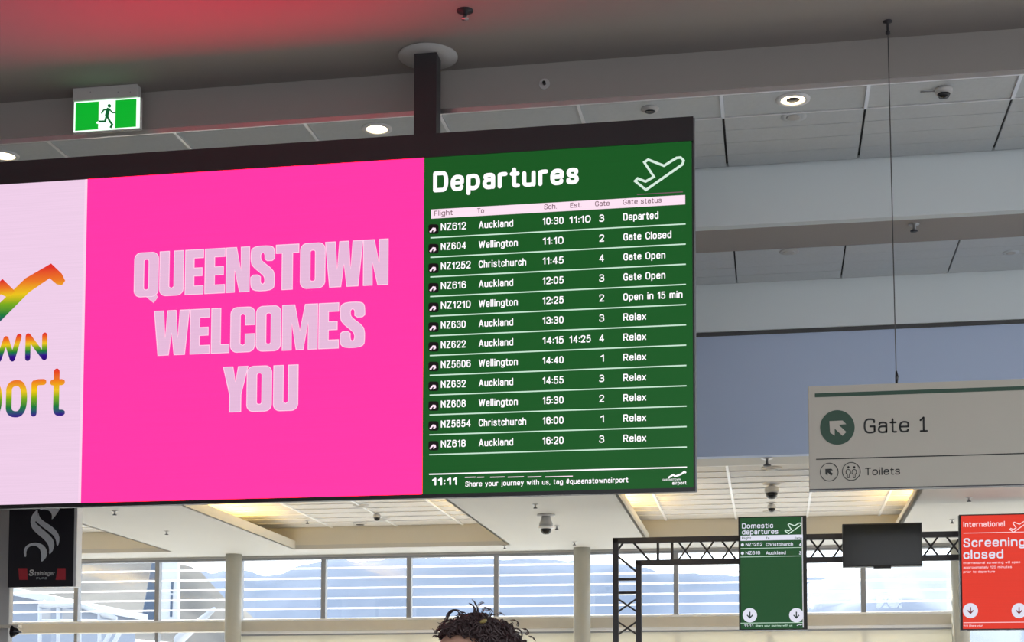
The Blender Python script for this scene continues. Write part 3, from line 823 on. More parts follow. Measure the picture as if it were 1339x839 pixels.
def py_of(x, z):
    """photo row at which a point of height z on the screen plane stands in pixel column x"""
    lo, hi = 100.0, 800.0
    for _ in range(40):
        mid = (lo+hi)/2
        if aY(x, mid, TY).z > z: lo = mid
        else: hi = mid
    return lo


for i, (fl, fe, to, te, sc, es, gt, st, se) in enumerate(rows):
    zl = zA-dz*i; p0 = aY(563, 311, TY).x; p1 = aY(896.5, 300, TY).x
    box('ruled_line', p0, p1, TY-0.002, TY, zl-0.003, zl+0.004, M_linescreen, s3)
    zb_ = zl+0.042
    for s, a, b in ((fl, 576.5, fe), (to, 626, te), (sc, 709.5, 737), (es, 744.5, 772.5), (gt, 783.5 if gt != '1' else 785, 790), (st, 815, se)):
        if s: text(s, a, py_of(a, zb_), b, 9.6, TY, M_wscreen, s3, wt=0.155)
    ic = py_of(566, zl+0.052)
    badge = flat('airline_badge', [[P(*q, TY) for q in rr(560.3, ic-6.8, 573.5, ic+5.6, 3)]], TY, M_blackscreen, s3)
    flat('badge_mark', [[P(*q, HY) for q in ((561.5, ic+2.8), (566, ic-2.4), (569.6, ic-2.0), (570.2, ic+1.2), (567, ic+3.8), (566.6, ic+2.0), (568, ic+0.2), (565.6, ic+0.6), (563.4, ic+4.2))]], HY, M_hscreen, badge)
p0 = aY(563, 311, TY).x; p1 = aY(896.5, 300, TY).x
box('ruled_line', p0, p1, TY-0.002, TY, aY(563, 620.6, TY).z, aY(563, 619, TY).z, M_wscreen, s3)
text('11:11', 565, 634.6, 597.8, 10.2, TY, M_wscreen, s3, wt=0.22)
text('Share your journey with us, tag #queenstownairport', 608.5, 636.0, 821.5, 6.8, TY, M_wscreen, s3, wt=0.155)
for a, b in ((608, 622), (624, 633), (641, 660), (664, 685), (690, 708), (713, 749)):
    strip(a, b, 623.6-(a-563)*0.006, 1.2, M_hscreen, s3, 'cut_lettering')
text('QUEENSTOWN', 866.5, 628.3, 890, 2.4, TY, M_wscreen, s3, wt=0.155)
text('airport', 879, 633.5, 897.5, 4.6, TY, M_wscreen, s3, wt=0.17)
flat('mountain_mark', [[P(*q, TY) for q in lp] for lp in ribbon_pts([(874, 624.5), (880, 620.5), (883, 622.5), (890, 620), (895, 616.5), (897, 618)], 2.2)], TY, M_wscreen, s3)

# ------------------------------------------------------------------ exit sign on the near ceiling
YE = 9.30
ea, eb = aY(96.6, 133.8, YE), aY(183.6, 168, YE)
ex = root('exit_sign', ((ea.x+eb.x)/2, YE, H0), 'green and white running man exit sign hanging under the ceiling', 'exit sign')
et = aY(140, 130.3, YE).z; eb_z = aY(140, 171.2, YE).z
box('housing', ea.x+0.0, eb.x-0.02, YE-0.02, YE+0.05, et, H0, M_white, ex, bevel=0.006)
box('sign_body', ea.x, eb.x, YE, YE+0.03, eb_z, et+0.003, M_white, ex, bevel=0.004)
box('lit_border', ea.x+0.004, eb.x-0.006, YE-0.004, YE, eb_z+0.006, et-0.002, M_exitw, ex)
e7 = lambda q: [(80+x/9.32, 100+y/9.32) for x, y in q]
gz0, gz1 = aY(140, 168.6, YE).z, aY(140, 132.4, YE).z
g0, g1 = aY(99.3, 150, YE).x, aY(178.5, 150, YE).x
dl, dr = aY(129.4, 150, YE).x, aY(151.4, 150, YE).x
box('green_panel', g0, dl, YE-0.007, YE-0.004, gz0, gz1, M_exitg, ex); box('green_panel', dr, g1, YE-0.007, YE-0.004, gz0, gz1, M_exitg, ex)
YM = YE-0.009
fig = []
for path, w in (([(580, 385), (566, 430), (553, 485)], 42), ([(592, 400), (622, 440), (664, 440)], 15), ([(574, 402), (518, 407), (491, 452)], 15), ([(560, 480), (590, 540), (622, 584), (600, 625)], 24), ([(553, 480), (535, 546), (452, 548)], 23)):
    fig += ribbon_pts(e7(path), w/9.32)
man = root('running_figure', (aY(*e7([(560, 480)])[0], YE).x, YM, (gz0+gz1)/2), parent=ex)
for lp in fig: flat('limb', [[P(*q, YM) for q in lp]], YM, M_exitd, man)
flat('head', [[P(*q, YM) for q in circ(*e7([(587, 357)])[0], 2.2)]], YM, M_exitd, man)
flat('floor_path', [[P(*q, YM) for q in e7([(428, 560), (455, 540), (470, 575), (455, 600), (450, 632), (455, 580), (432, 572)])]], YM, M_exitw, ex)  # white floor path of the pictogram
for x in (120, 156, 172): v = aY(x, 122, YE); v2, f2 = tube_vf([(v.x, YE-0.021, v.z), (v.x, YE-0.018, v.z)], 0.004, 8); mesh_obj('screw', v2, f2, M_mull, ex)


# ------------------------------------------------------------------ ceiling fittings
def downlight(x, y, z, label, lit=True, r=0.075, lens=None):
    t = root('downlight', (x, y, z), label, 'downlight', 'round downlights in the first ceiling strip')
    lathe('trim_ring', [(r*1.35, z), (r*1.33, z-0.006), (r*0.98, z-0.010), (r*0.92, z-0.002), (r*0.9, z+0.01)], x, y, M_grid, t)
    lathe('reflector', [(r*0.9, z-0.002), (r*0.86, z-0.003), (r*0.6, z-0.004), (r*0.55, z-0.003)], x, y, M_lamp if lit else M_white, t)
    lathe('lens', [(r*0.55, z-0.004), (r*0.0, z-0.006)], x, y, lens or M_lamp, t)
    return t


q = aZ(493, 168, H1); downlight(q.x, q.y, H1, 'warm lit round downlight left of the black pole')
q = aZ(1037, 130, H1); downlight(q.x, q.y, H1, 'bright round downlight right of the display board', r=0.08, lens=M_dark)
q = aZ(6, 203, H1); downlight(q.x, q.y, H1, 'lit round downlight at the left edge below the exit sign')


def ceiling_disc(p, z, r, label, cat='detector', h=0.02, m=M_white, core=M_dark, nm='smoke_detector', group=None):
    t = root(nm, (p.x, p.y, z), label, cat, group or ('flat speaker discs in the tiled strips' if cat == 'speaker' else 'round detectors on the ceilings'))
    lathe('base', [(r, z), (r, z-h*0.35), (r*0.72, z-h*0.6), (r*0.6, z-h)], p.x, p.y, m, t, n=24)
    lathe('cap', [(r*0.6, z-h), (r*0.45, z-h*1.25), (0.0, z-h*1.35)], p.x, p.y, core, t, n=20)
    return t


ceiling_disc(aZ(850, 142, H1), H1, 0.058, 'small white detector ring just above the right end of the display board')
ceiling_disc(aZ(1038, 152.5, H1), H1, 0.085, 'flat grey speaker disc directly below the bright downlight', 'speaker', 0.006, M_tile, M_greycol, 'ceiling_speaker')
ceiling_disc(aZ(1032, 329, H2), H2, 0.075, 'flat dark speaker disc in the second strip of ceiling tiles', 'speaker', 0.006, M_greycol, M_greycol, 'ceiling_speaker')
ceiling_disc(aZ(1322, 330, H2), H2, 0.06, 'pale speaker disc near the right edge of the second tile strip', 'speaker', 0.006, M_tile, M_greycol, 'ceiling_speaker')


def dome_cam(p, z, s, label):
    t = root('security_camera', (p.x, p.y, z), label, 'camera', 'domed security cameras')
    lathe('mount', [(0.10*s, z), (0.10*s, z-0.012*s), (0.035*s, z-0.02*s), (0.035*s, z-0.03*s)], p.x, p.y, M_white, t)
    lathe('housing', [(0.035*s, z-0.03*s), (0.075*s, z-0.04*s), (0.085*s, z-0.08*s), (0.08*s, z-0.11*s)], p.x, p.y, M_white, t)
    lathe('dome', [(0.07*s, z-0.11*s), (0.06*s, z-0.15*s), (0.035*s, z-0.175*s), (0.0, z-0.182*s)], p.x, p.y, M_dark, t)
    return t


q = aZ(1234, 116, H1)
t = root('security_camera', (q.x, q.y, H1), 'small white camera on the ceiling at upper right', 'camera')
lathe('mount', [(0.055, H1), (0.055, H1-0.02), (0.045, H1-0.035)], q.x, q.y, M_white, t)
lathe('dome', [(0.04, H1-0.035), (0.03, H1-0.055), (0, H1-0.062)], q.x, q.y, M_dark, t)
tube('cable', [(q.x-0.05, q.y, H1-0.012), (q.x-0.14, q.y+0.01, H1-0.006)], 0.004, M_mull, t)
dome_cam(aZ(1009, 632, H3), H3, 0.85, 'dark domed security camera among slatted tiles above the green hanging sign')
# pan-tilt camera under the soffit
q = aZ(714, 672.5, HS)
t = root('security_camera', (q.x, q.y, HS), 'white teardrop camera with a black dome below the departures screen', 'camera')
lathe('mount', [(0.09, HS), (0.09, HS-0.012), (0.05, HS-0.018)], q.x, q.y, M_white, t)
lathe('housing', [(0.045, HS-0.018), (0.05, HS-0.05), (0.068, HS-0.09), (0.072, HS-0.12)], q.x, q.y, mat('pale_grey_plastic', (0.45, 0.45, 0.45), 0.4), t)
lathe('collar', [(0.072, HS-0.12), (0.076, HS-0.125), (0.076, HS-0.14), (0.06, HS-0.145)], q.x, q.y, M_grid, t)
lathe('dome', [(0.055, HS-0.14), (0.052, HS-0.17), (0.03, HS-0.195), (0, HS-0.20)], q.x, q.y, M_dark, t)
for px, py, lab in ((471, 683.5, 'dark centred detector disc at the back of the left coffer'), (500, 676.5, 'white detector beside a camera in the left coffer'), (472, 660, 'small white detector just under the pink screen edge'), (1009, 611, 'flat white disc nearest the blue bulkhead above the domed camera'), (1009, 668, 'white detector disc directly above the green hanging sign')):
    ceiling_disc(aZ(px, py, H3), H3, 0.085 if px < 1000 else 0.095, lab, core=M_white if px != 471 else M_dark)
q = aZ(493, 670, H3); dome_cam(q, H3, 0.5, 'tiny dark domed camera in the left coffer')
q = aZ(1009, 657, H3); dome_cam(q, H3, 0.55, 'small pale camera between the domed camera and the green sign')


def sprinkler(p, z, label, s=1.0):
    t = root('sprinkler', (p.x, p.y, z), label, 'sprinkler', 'small ceiling sprinklers')
    lathe('escutcheon', [(0.03*s, z), (0.03*s, z-0.005), (0.010*s, z-0.009), (0.010*s, z-0.035*s)], p.x, p.y, M_chrome, t, n=14)
    lathe('deflector', [(0.020*s, z-0.035*s), (0.020*s, z-0.040*s)], p.x, p.y, M_truss, t, n=14)


for px, py, lab in ((150, 668, 'tiny sprinkler right of the black banner, nearest'), (218, 694, 'tiny sprinkler on the left soffit, nearer the windows'), (660, 713, 'tiny sprinkler between coffer and column, beside the windows'), (700, 659, 'tiny sprinkler above the teardrop camera'), (728, 687, 'tiny sprinkler right of the teardrop camera'), (751, 708, 'tiny sprinkler nearest the column behind the teardrop camera'), (1267, 650, 'tiny sprinkler above the red sign'), (1245, 679, 'tiny sprinkler left of the red sign')):
    sprinkler(aZ(px, py, HS), HS, lab)
sprinkler(aZ(402, 680, H3), H3, 'tiny sprinkler among the tiles of the left coffer')
sprinkler(aZ(1003, 599, HS), HS, 'dark sprinkler on the edge below the blue bulkhead', 1.5)
sprinkler(aZ(1195, 293, H2), H2, 'small sprinkler on the brown soffit strip at right', 1.3)
q = aZ(608, 14, H0)
t = root('sprinkler', (q.x, q.y, H0), 'dark sprinkler head on the pink lit ceiling', 'sprinkler')
lathe('escutcheon', [(0.05, H0), (0.05, H0-0.004), (0.014, H0-0.008), (0.014, H0-0.03)], q.x, q.y, M_truss, t, n=20)
lathe('deflector', [(0.010, H0-0.03), (0.010, H0-0.045), (0.022, H0-0.047), (0.022, H0-0.052)], q.x, q.y, M_chrome, t, n=16)
q = aY(712, 110, Y1)
t = root('sprinkler', (q.x, Y1, q.z), 'small round sprinkler plate on the step behind the pole', 'sprinkler')
v, f = tube_vf([(q.x, Y1, q.z), (q.x, Y1-0.006, q.z)], 0.035, 18); mesh_obj('escutcheon', v, f, M_greycol, t)
v, f = tube_vf([(q.x, Y1-0.006, q.z), (q.x, Y1-0.03, q.z)], 0.011, 10); mesh_obj('nozzle', v, f, M_dark, t)

# ------------------------------------------------------------------ gate sign on its wires
YG = 9.16
ga = aY(1056, 505, YG); gb = aY(1060, 640, YG)
gs = root('hanging_sign', ((ga.x+3.2)/2+0.1, YG, ga.z), 'beige hanging sign with green bar reading Gate 1 and Toilets', 'sign')
gx0, gx1 = ga.x+0.004, ga.x+3.0
box('sign_board', gx0, gx1, YG, YG+0.06, gb.z, ga.z, M_gatesign, gs, bevel=0.003)
GY = YG-0.001
box('bottom_trim', gx0, gx1, YG-0.002, YG+0.062, gb.z-0.004, gb.z+0.003, M_truss, gs)
p = aY(1065.5, 514.2, GY); q = aY(1065.5, 519.2, GY); box('green_bar', p.x, gx1-0.05, GY-0.002, GY, q.z, p.z, M_green, gs)
p = aY(1067, 599.6, GY); q = aY(1067, 600.9, GY); box('ruled_line', p.x, gx1-0.05, GY-0.002, GY, q.z, p.z, M_ink, gs)
dk = flat('arrow_disc', [[P(*c, GY) for c in circ(1095, 558.6, 22.6, 48)]], GY, M_green, gs)
k7 = lambda q_: [(1050+x/4.633, 490+y/4.633) for x, y in q_]
ARW = [(160, 280), (240, 276), (262, 298), (215, 302), (262, 345), (240, 368), (192, 325), (192, 368), (164, 348)]
flat('arrow', [[P(*c, GY-0.003) for c in k7(ARW)]], GY-0.003, M_gatesign, dk)
text('Gate !', 1129.4, 566.8, 1213.4, 20.0, GY, M_ink, gs, wt=0.122)
text('Toilets', 1131.2, 621.3, 1177, 10.0, GY, M_ink, gs, wt=0.135)
for cx in (1084.3, 1113.2):
    cc = circ(cx, 617-(cx-1084)*0.03, 11.7, 40)
    flat('icon_ring', [[P(*c, GY) for c in lp] for lp in ribbon_pts(cc, 0.9, closed=True)], GY, M_ink, gs)
flat('small_arrow', [[P(1084.2+(x-212)*0.098, 617.0+(y-322)*0.098, GY) for x, y in ARW]], GY, M_ink, gs)
for cx in (1109.3, 1117.0):
    flat('person_icon', [[P(*c, GY) for c in circ(cx, 610.6, 1.5, 14)]], GY, M_ink, gs)
    body = [(cx, 613.4), (cx+2.6, 614.4), (cx+3.0, 618.6), (cx+1.3, 619.2), (cx+1.2, 624.4), (cx-1.2, 624.4), (cx-1.3, 619.2), (cx-3.0, 618.6), (cx-2.6, 614.4)]
    flat('person_icon', [[P(*c, GY) for c in lp] for lp in ribbon_pts(body, 0.7, closed=True)], GY, M_ink, gs)
M_wire = mat('steel_wire', (0.10, 0.10, 0.10), 0.4, metal=0.6)
cx0 = aZ(1161, 26, H0)
for k, (xt, xb_) in enumerate(((cx0.x, aY(1172, 490, YG+0.03).x), (gx1-0.5, gx1-0.52))):
    tube('suspension_wire', [(xt, YG+0.03, H0-0.02), (xb_, YG+0.03, ga.z+0.02)], 0.0032, M_wire, gs, n=6)
    lathe('anchor', [(0.028, H0), (0.028, H0-0.006), (0.008, H0-0.012), (0.008, H0-0.06), (0.014, H0-0.065), (0.014, H0-0.08), (0.004, H0-0.085)], xt, YG+0.03, M_truss, gs, n=14)
    tube('wire_clamp', [(xb_, YG+0.03, ga.z+0.0), (xb_+0.003, YG+0.03, ga.z+0.045), (xb_, YG+0.03, ga.z+0.08)], [0.007, 0.010, 0.005], M_dark, gs)

# ------------------------------------------------------------------ truss arch
YT = 15.0
xa0, xa1 = aY(805.5, 760, YT).x, aY(835.5, 760, YT).x
xc0 = 1.73+0.0; XQ = 3.55
zt_, zl_ = aY(900, 705.5, YT).z, aY(900, 735, YT).z
tr = root('truss_arch', ((xa0+XQ)/2, YT, 0), 'dark metal lattice truss arch carrying the hanging screens', 'truss')
rc = 0.028


def sq(name, p, q, r, par=tr):
    p = Vector(p); q = Vector(q); d = (q-p).normalized(); a = d.orthogonal().normalized()
    v, f = tube_vf([p, q], r*1.3, 4)
    return mesh_obj(name, v, f, M_truss, par)


yf = YT-0.02
XQ0 = XQ-(xa1-xa0)


def sqbar(p, q, r):
    lo = [min(a, b)-r for a, b in zip(p, q)]; hi = [max(a, b)+r for a, b in zip(p, q)]
    return box('chord', lo[0], hi[0], lo[1], hi[1], lo[2], hi[2], M_truss, tr, bevel=0.005)


for y in (yf,):
    for x, zt2 in ((xa0, zt_), (XQ, zt_), (xa1, zl_), (XQ0, zl_)): sqbar((x, y, 0.03), (x, y, zt2), rc)
    sqbar((xa0, y, zt_), (XQ, y, zt_), rc); sqbar((xa1, y, zl_), (XQ0, y, zl_), rc)


def br(a, b, y, r=0.0095):
    tube('brace', [(a[0], y, a[1]), (b[0], y, b[1])], r, M_truss, tr, n=6)


for y in (yf,):
    # corner bracing, posts in the beam, then crossed bays
    for side in (0, 1):
        fx = (lambda v: v) if side == 0 else (lambda v: xa0+XQ-v)
        br((fx(xa0), aY(806, 723, YT).z), (fx(aY(817, 708, YT).x), zt_), y, 0.011)
        br((fx(aY(826, 708, YT).x), zt_), (fx(aY(852, 732, YT).x), zl_), y, 0.011)
        br((fx(xa0), aY(806, 725, YT).z), (fx(xa1), aY(834, 750, YT).z), y, 0.011)
        for px in (860.5, 879): br((fx(aY(px, 720, YT).x), zt_), (fx(aY(px, 720, YT).x), zl_), y, 0.014)
        for py in (757.5, 775): br((fx(xa0), aY(820, py, YT).z), (fx(xa1), aY(820, py, YT).z), y, 0.014)
        z = aY(820, 781, YT).z
        while z > 0.4:
            br((fx(xa0), z), (fx(xa1), z-0.155), y); br((fx(xa1), z), (fx(xa0), z-0.155), y); z -= 0.225
    x = aY(885, 720, YT).x; xe = xa0+XQ-x
    n_ = int((xe-x)/0.212)
    for i in range(n_):
        a_ = x+0.212*i; br((a_, zt_), (a_+0.165, zl_), y); br((a_+0.165, zt_), (a_, zl_), y)
for x in (xa0, xa1, XQ0, XQ):
    box('base_plate', x-0.06, x+0.06, yf-0.024, yf+0.024, 0, 0.03, M_truss, tr)

# ------------------------------------------------------------------ hanging screens on the truss
YH = 14.70


def hanging(x0p, x1p, y0p, y1p, label, nm='hanging_sign', cat='sign'):
    a_ = aY(x0p, y0p, YH); b_ = aY(x1p, y1p, YH)
    t_ = root(nm, ((a_.x+b_.x)/2, YH+0.05, a_.z), label, cat, 'screens hanging on the truss arch')
    box('frame', a_.x, b_.x, YH, YH+0.09, b_.z, a_.z, M_bezel, t_, bevel=0.004)
    for fx_ in (0.25, 0.75):
        xx = a_.x+(b_.x-a_.x)*fx_
        box('bracket', xx-0.02, xx+0.02, YH+0.09, YT-0.048, (a_.z+b_.z)/2 if b_.z > zl_ else zl_-0.02, (a_.z+b_.z)/2+0.05 if b_.z > zl_ else zl_+0.05, M_truss, t_)
    return t_, a_, b_


def disc_arrow(cx, cy, r, par, Yp, m_d, m_a):
    d_ = flat('arrow_disc', [[P(*c, Yp) for c in circ(cx, cy, r, 36)]], Yp, m_d, par)
    A = [(-0.8, -4.6), (0.8, -4.6), (0.8, 1.6), (3.2, -0.9), (4.2, 0.2), (0, 4.6), (-4.2, 0.2), (-3.2, -0.9), (-0.8, 1.6)]
    flat('arrow', [[P(cx+x, cy+y, Yp-0.002) for x, y in A]], Yp-0.002, m_a, d_)


t, a_, b_ = hanging(965.3, 1056, 675.6, 822.8, 'green portrait screen headed Domestic departures hanging on the truss')
S_ = box('screen', a_.x+0.018, b_.x-0.045, YH-0.004, YH, b_.z+0.012, a_.z-0.012, M_g2, t)
box('edge_reflection', b_.x-0.045, b_.x-0.036, YH-0.005, YH, b_.z+0.02, a_.z-0.015, mat('painted_reflection', (0.8, 0.8, 0.85), 0.3, metal=0.5), t)  # reflected light along the frame edge, modelled as a pale strip
SY = YH-0.006
text('Domestic', 970.2, 690.8, 1011, 6.7, SY, M_disc, S_, wt=0.155)
text('departures', 970.2, 698.6, 1017.5, 6.7, SY, M_disc, S_, wt=0.155)
mp = lambda q_, ox, oy, s: [(ox+(x-980)*s, oy+(y-90)*s) for x, y in q_]
flat('plane_icon', [[P(*c, SY) for c in lp] for lp in ribbon_pts(mp(PLANE, 1026.5, 683.5, 0.095), 1.15, closed=True)], SY, M_iconscreen, S_)
strip(968.3, 1049.8, 700.2, 6.6, M_disc, S_, 'header_bar', SY)
for s, a, b in (('Flight', 970, 982), ('To', 1001.5, 1006), ('Gate', 1039, 1048.5)): text(s, a, 705.0, b, 3.2, SY-0.003, M_g2, S_)
for s1_, s2_, s3_, x2_, x3_, yb_ in (('NZ1252', 'Christchurch', '4', 997, 1037, 713.8), ('NZ616', 'Auckland', '3', 994, 1027.5, 724.8)):
    text(s1_, 975, yb_, x2_, 4.4, SY, M_disc, S_, wt=0.17); text(s2_, 1001.5, yb_, x3_, 4.4, SY, M_disc, S_, wt=0.17); text(s3_, 1045, yb_, 1047.6, 4.4, SY, M_disc, S_, wt=0.17)
    strip(968.3, 1049.8, yb_+2.8, 0.6, M_linescreen, S_, 'ruled_line', SY)
    flat('airline_badge', [[P(*c, SY) for c in circ(970.8, yb_-1.8, 2.0, 12)]], SY, M_disc, S_)
for cx in (980.5, 1041.3): disc_arrow(cx, 804, 9.4, S_, SY, M_disc, M_darkg)
strip(968.3, 1049.8, 814.0, 0.7, M_linescreen, S_, 'ruled_line', SY)
text('11:11', 973, 819.2, 985, 3.0, SY, M_disc, S_, wt=0.17)
text('Share your journey with us', 988, 819.0, 1036, 2.4, SY, M_linescreen, S_)
flat('mountain_mark', [[P(*c, SY) for c in lp] for lp in ribbon_pts([(1042, 817.6), (1045, 816), (1047, 816.8), (1050, 815.2)], 0.9)], SY, M_disc, S_)

t, a_, b_ = hanging(1254, 1348, 672.6, 822.8, 'red portrait screen reading International screening closed at right edge')
S_ = box('screen', a_.x+0.018, b_.x-0.018, YH-0.004, YH, b_.z+0.012, a_.z-0.012, M_red, t)
text('International', 1259.8, 689.0, 1314, 7.0, SY, M_pinktext, S_, wt=0.16)
flat('plane_icon', [[P(*c, SY) for c in lp] for lp in ribbon_pts(mp(PLANE, 1320.5, 681.5, 0.095), 1.15, closed=True)], SY, M_pinktext, S_)
strip(1259.8, 1343, 696.4, 0.8, M_pinktext, S_, 'ruled_line', SY)
text('Screening', 1259.8, 715.2, 1341, 11.8, SY, M_disc, S_, wt=0.17)
text('closed', 1259.8, 730.6, 1312, 11.6, SY, M_disc, S_, wt=0.17)
text('International screening will open', 1259.8, 737.2, 1334, 3.0, SY, M_pinktext, S_, wt=0.16)
text('approximately 120 minutes', 1259.8, 743.2, 1323, 3.0, SY, M_pinktext, S_, wt=0.16)
text('prior to departure', 1259.8, 748.8, 1301, 3.0, SY, M_pinktext, S_, wt=0.16)
for cx in (1269, 1332.6): disc_arrow(cx, 798, 9.8, S_, SY, M_disc, screen_mat('dark_red_arrow_screen', (120, 35, 45), 1.0))
strip(1259.8, 1343, 813.4, 0.8, M_pinktext, S_, 'ruled_line', SY)
text('11:11 Share your', 1259.8, 819, 1285, 2.4, SY, M_pinktext, S_)

t, a_, b_ = hanging(1101.5, 1206.3, 684.8, 739.4, 'blank dark television hanging between the green and red screens', 'television', 'television')
box('screen', a_.x+0.012, b_.x-0.012, YH-0.003, YH, b_.z+0.015, a_.z-0.012, mat('black_glass', (0.012, 0.013, 0.012), 0.12, var=0, spec=0.25), t)
p = aY(1154, 741, YH); box('sensor_bump', p.x-0.08, p.x+0.08, YH+0.01, YH+0.06, b_.z-0.015, b_.z+0.01, M_bezel, t)

# ------------------------------------------------------------------ grey column, banner and speaker at far left
YN = 12.0
xcr = aY(13, 750, YN).x
gc = box('column', xcr-0.55, xcr, YN, YN+0.07, 0, H2, M_greycol, bevel=0.01)
gc.name = 'trim_1'; gc['kind'] = 'structure'
ba, bb = aY(13.5, 661, YN-0.11), aY(97.5, 766, YN-0.11)
ztop = bb.z+0.86
bn = root('banner_sign', ((ba.x+bb.x)/2, YN, ztop), 'black lightbox banner with ornate silver S mounted on the grey column', 'sign')
box('case', ba.x, bb.x+0.012, YN-0.11, YN-0.015, bb.z-0.004, ztop, M_grid, bn, bevel=0.004)
box('mount', xcr-0.03, ba.x+0.2, YN-0.015, YN, bb.z+0.3, bb.z+0.5, M_greycol, bn)
YBn = YN-0.115
fa, fb = aY(12.5, 661, YBn), aY(95, 766.5, YBn)
face = box('face', fa.x, fb.x, YBn, YBn+0.006, fb.z, ztop-0.01, mat('black_vinyl', (0.012, 0.010, 0.018), 0.45), bn)
M_silver = mat('silver_vinyl', (0.82, 0.86, 0.9), 0.5, var=0.1, scale=20)
M_redv = mat('dark_red_vinyl', (0.62, 0.04, 0.06), 0.5)
M_whv = mat('white_vinyl', (0.8, 0.8, 0.8), 0.5)
b6 = lambda q_: [(x/6.45, 650+y/6.45) for x, y in q_]
YBs = YBn-0.002
for lp in ([(330, 104), (368, 86), (420, 88), (465, 97), (512, 85), (478, 140), (435, 193), (441, 155), (428, 122), (398, 104), (356, 103)],
           [(318, 100), (285, 130), (262, 170), (257, 220), (275, 268), (320, 312), (368, 350), (403, 390), (416, 430), (413, 485), (440, 460), (458, 410), (455, 370), (430, 330), (380, 285), (335, 248), (300, 216), (296, 200), (310, 205), (318, 160), (318, 130)],
           [(322, 120), (330, 160), (360, 195), (400, 220), (450, 255), (490, 300), (504, 350), (490, 410), (478, 408), (474, 362), (455, 325), (410, 285), (360, 250), (325, 220), (306, 200), (320, 160)],
           [(207, 502), (199, 452), (218, 410), (258, 386), (310, 380), (357, 395), (390, 430), (400, 478), (380, 520), (345, 548), (350, 500), (345, 450), (320, 415), (280, 405), (245, 415), (222, 447), (221, 500)]):
    flat('emblem', [[P(*c, YBs) for c in smoothpoly(b6(lp), 1)]], YBs, M_silver, face)
for x0, x1_, sk in ((155, 228, 1), (478, 553, -1)):
    flat('red_patch', [[P(*c, YBs) for c in b6([(x0 if sk > 0 else x0+8, 597), (x1_, 597), (x1_ if sk < 0 else x1_+6, 695), (x0+(8 if sk > 0 else -8), 695)])]], YBs, M_redv, face)
text('S', 37.6, 752.6, 43.6, 8.2, YBs, M_whv, face, wt=0.2, shear=0.15)
text('teinlager', 45.0, 752.2, 71.5, 5.6, YBs, M_whv, face, wt=0.2, shear=0.1)
text('PURE', 47.5, 757.2, 61.5, 2.6, YBs, M_silver, face, wt=0.14)
sp = aY(21, 822, YN-0.12)
ws = root('wall_speaker', (sp.x, YN-0.12, sp.z), 'small black cone speaker under the banner beside the column', 'speaker')
box('bracket', xcr-0.03, sp.x+0.03, YN-0.14, YN-0.08, sp.z+0.01, sp.z+0.035, M_cream, ws)
v, f = tube_vf([(sp.x-0.03, YN-0.12, sp.z-0.02), (sp.x+0.03, YN-0.12, sp.z-0.026)], [0.055, 0.012], 16); mesh_obj('horn', v, f, M_dark, ws, smooth=True)
v, f = tube_vf([(sp.x+0.03, YN-0.12, sp.z-0.026), (sp.x+0.05, YN-0.12, sp.z-0.024)], 0.012, 10); mesh_obj('knob', v, f, M_mull, ws)

# ------------------------------------------------------------------ the person
YPn = 3.1
hp = aY(633, 802, YPn); HX, HZ = hp.x, hp.z
M_skin = mat('skin', (0.42, 0.235, 0.16), 0.55, var=0.06, scale=20)
M_hair = mat('dark_brown_hair', (0.030, 0.014, 0.013), 0.55, var=0.5, scale=60)
M_shirt = mat('navy_cotton', (0.03, 0.045, 0.09), 0.9, var=0.1, scale=30, bump=0.2)
M_jean = mat('dark_denim', (0.03, 0.035, 0.05), 0.9, var=0.1, scale=40)
pers = root('person', (HX+0.02, YPn, 0), 'person with dark curly hair facing left, top of head only in view', 'person')
face_dir = Vector((-0.86, -0.51, 0)); side = Vector((0.51, -0.86, 0))   # side = the person's left
HT = HZ+0.0
S = HT/1.78                                      # body scale
base = Vector((HX, YPn, 0))


def W(f_, s_, z_): return base + face_dir*f_ + side*s_ + Vector((0, 0, z_))


def skin_mesh(verts, edges, radii, rootv, sub=2):
    bm = bmesh.new(); lay = bm.verts.layers.skin.verify()
    vs = [bm.verts.new(v) for v in verts]
    for a, b in edges: bm.edges.new((vs[a], vs[b]))
    for v, r in zip(vs, radii): v[lay].radius = r if isinstance(r, tuple) else (r, r)
    vs[rootv][lay].use_root = True
    me = bpy.data.meshes.new('sk'); bm.to_mesh(me); bm.free()
    o = bpy.data.objects.new('sk', me); C.objects.link(o)
    m1 = o.modifiers.new('s', 'SKIN'); m1.use_smooth_shade = True
    m2 = o.modifiers.new('d', 'SUBSURF'); m2.levels = sub
    r = bpy.data.meshes.new_from_object(o.evaluated_get(bpy.context.evaluated_depsgraph_get()))
    bpy.data.objects.remove(o)
    out = ([v.co.copy() for v in r.vertices], [tuple(p.vertices) for p in r.polygons])
    bpy.data.meshes.remove(r)
    return out


class Chain:
    def __init__(s): s.v, s.e, s.r = [], [], []

    def add(s, p, r, to=None):
        s.v.append(p); s.r.append(r); i = len(s.v)-1
        if to is not None: s.e.append((to, i))
        return i


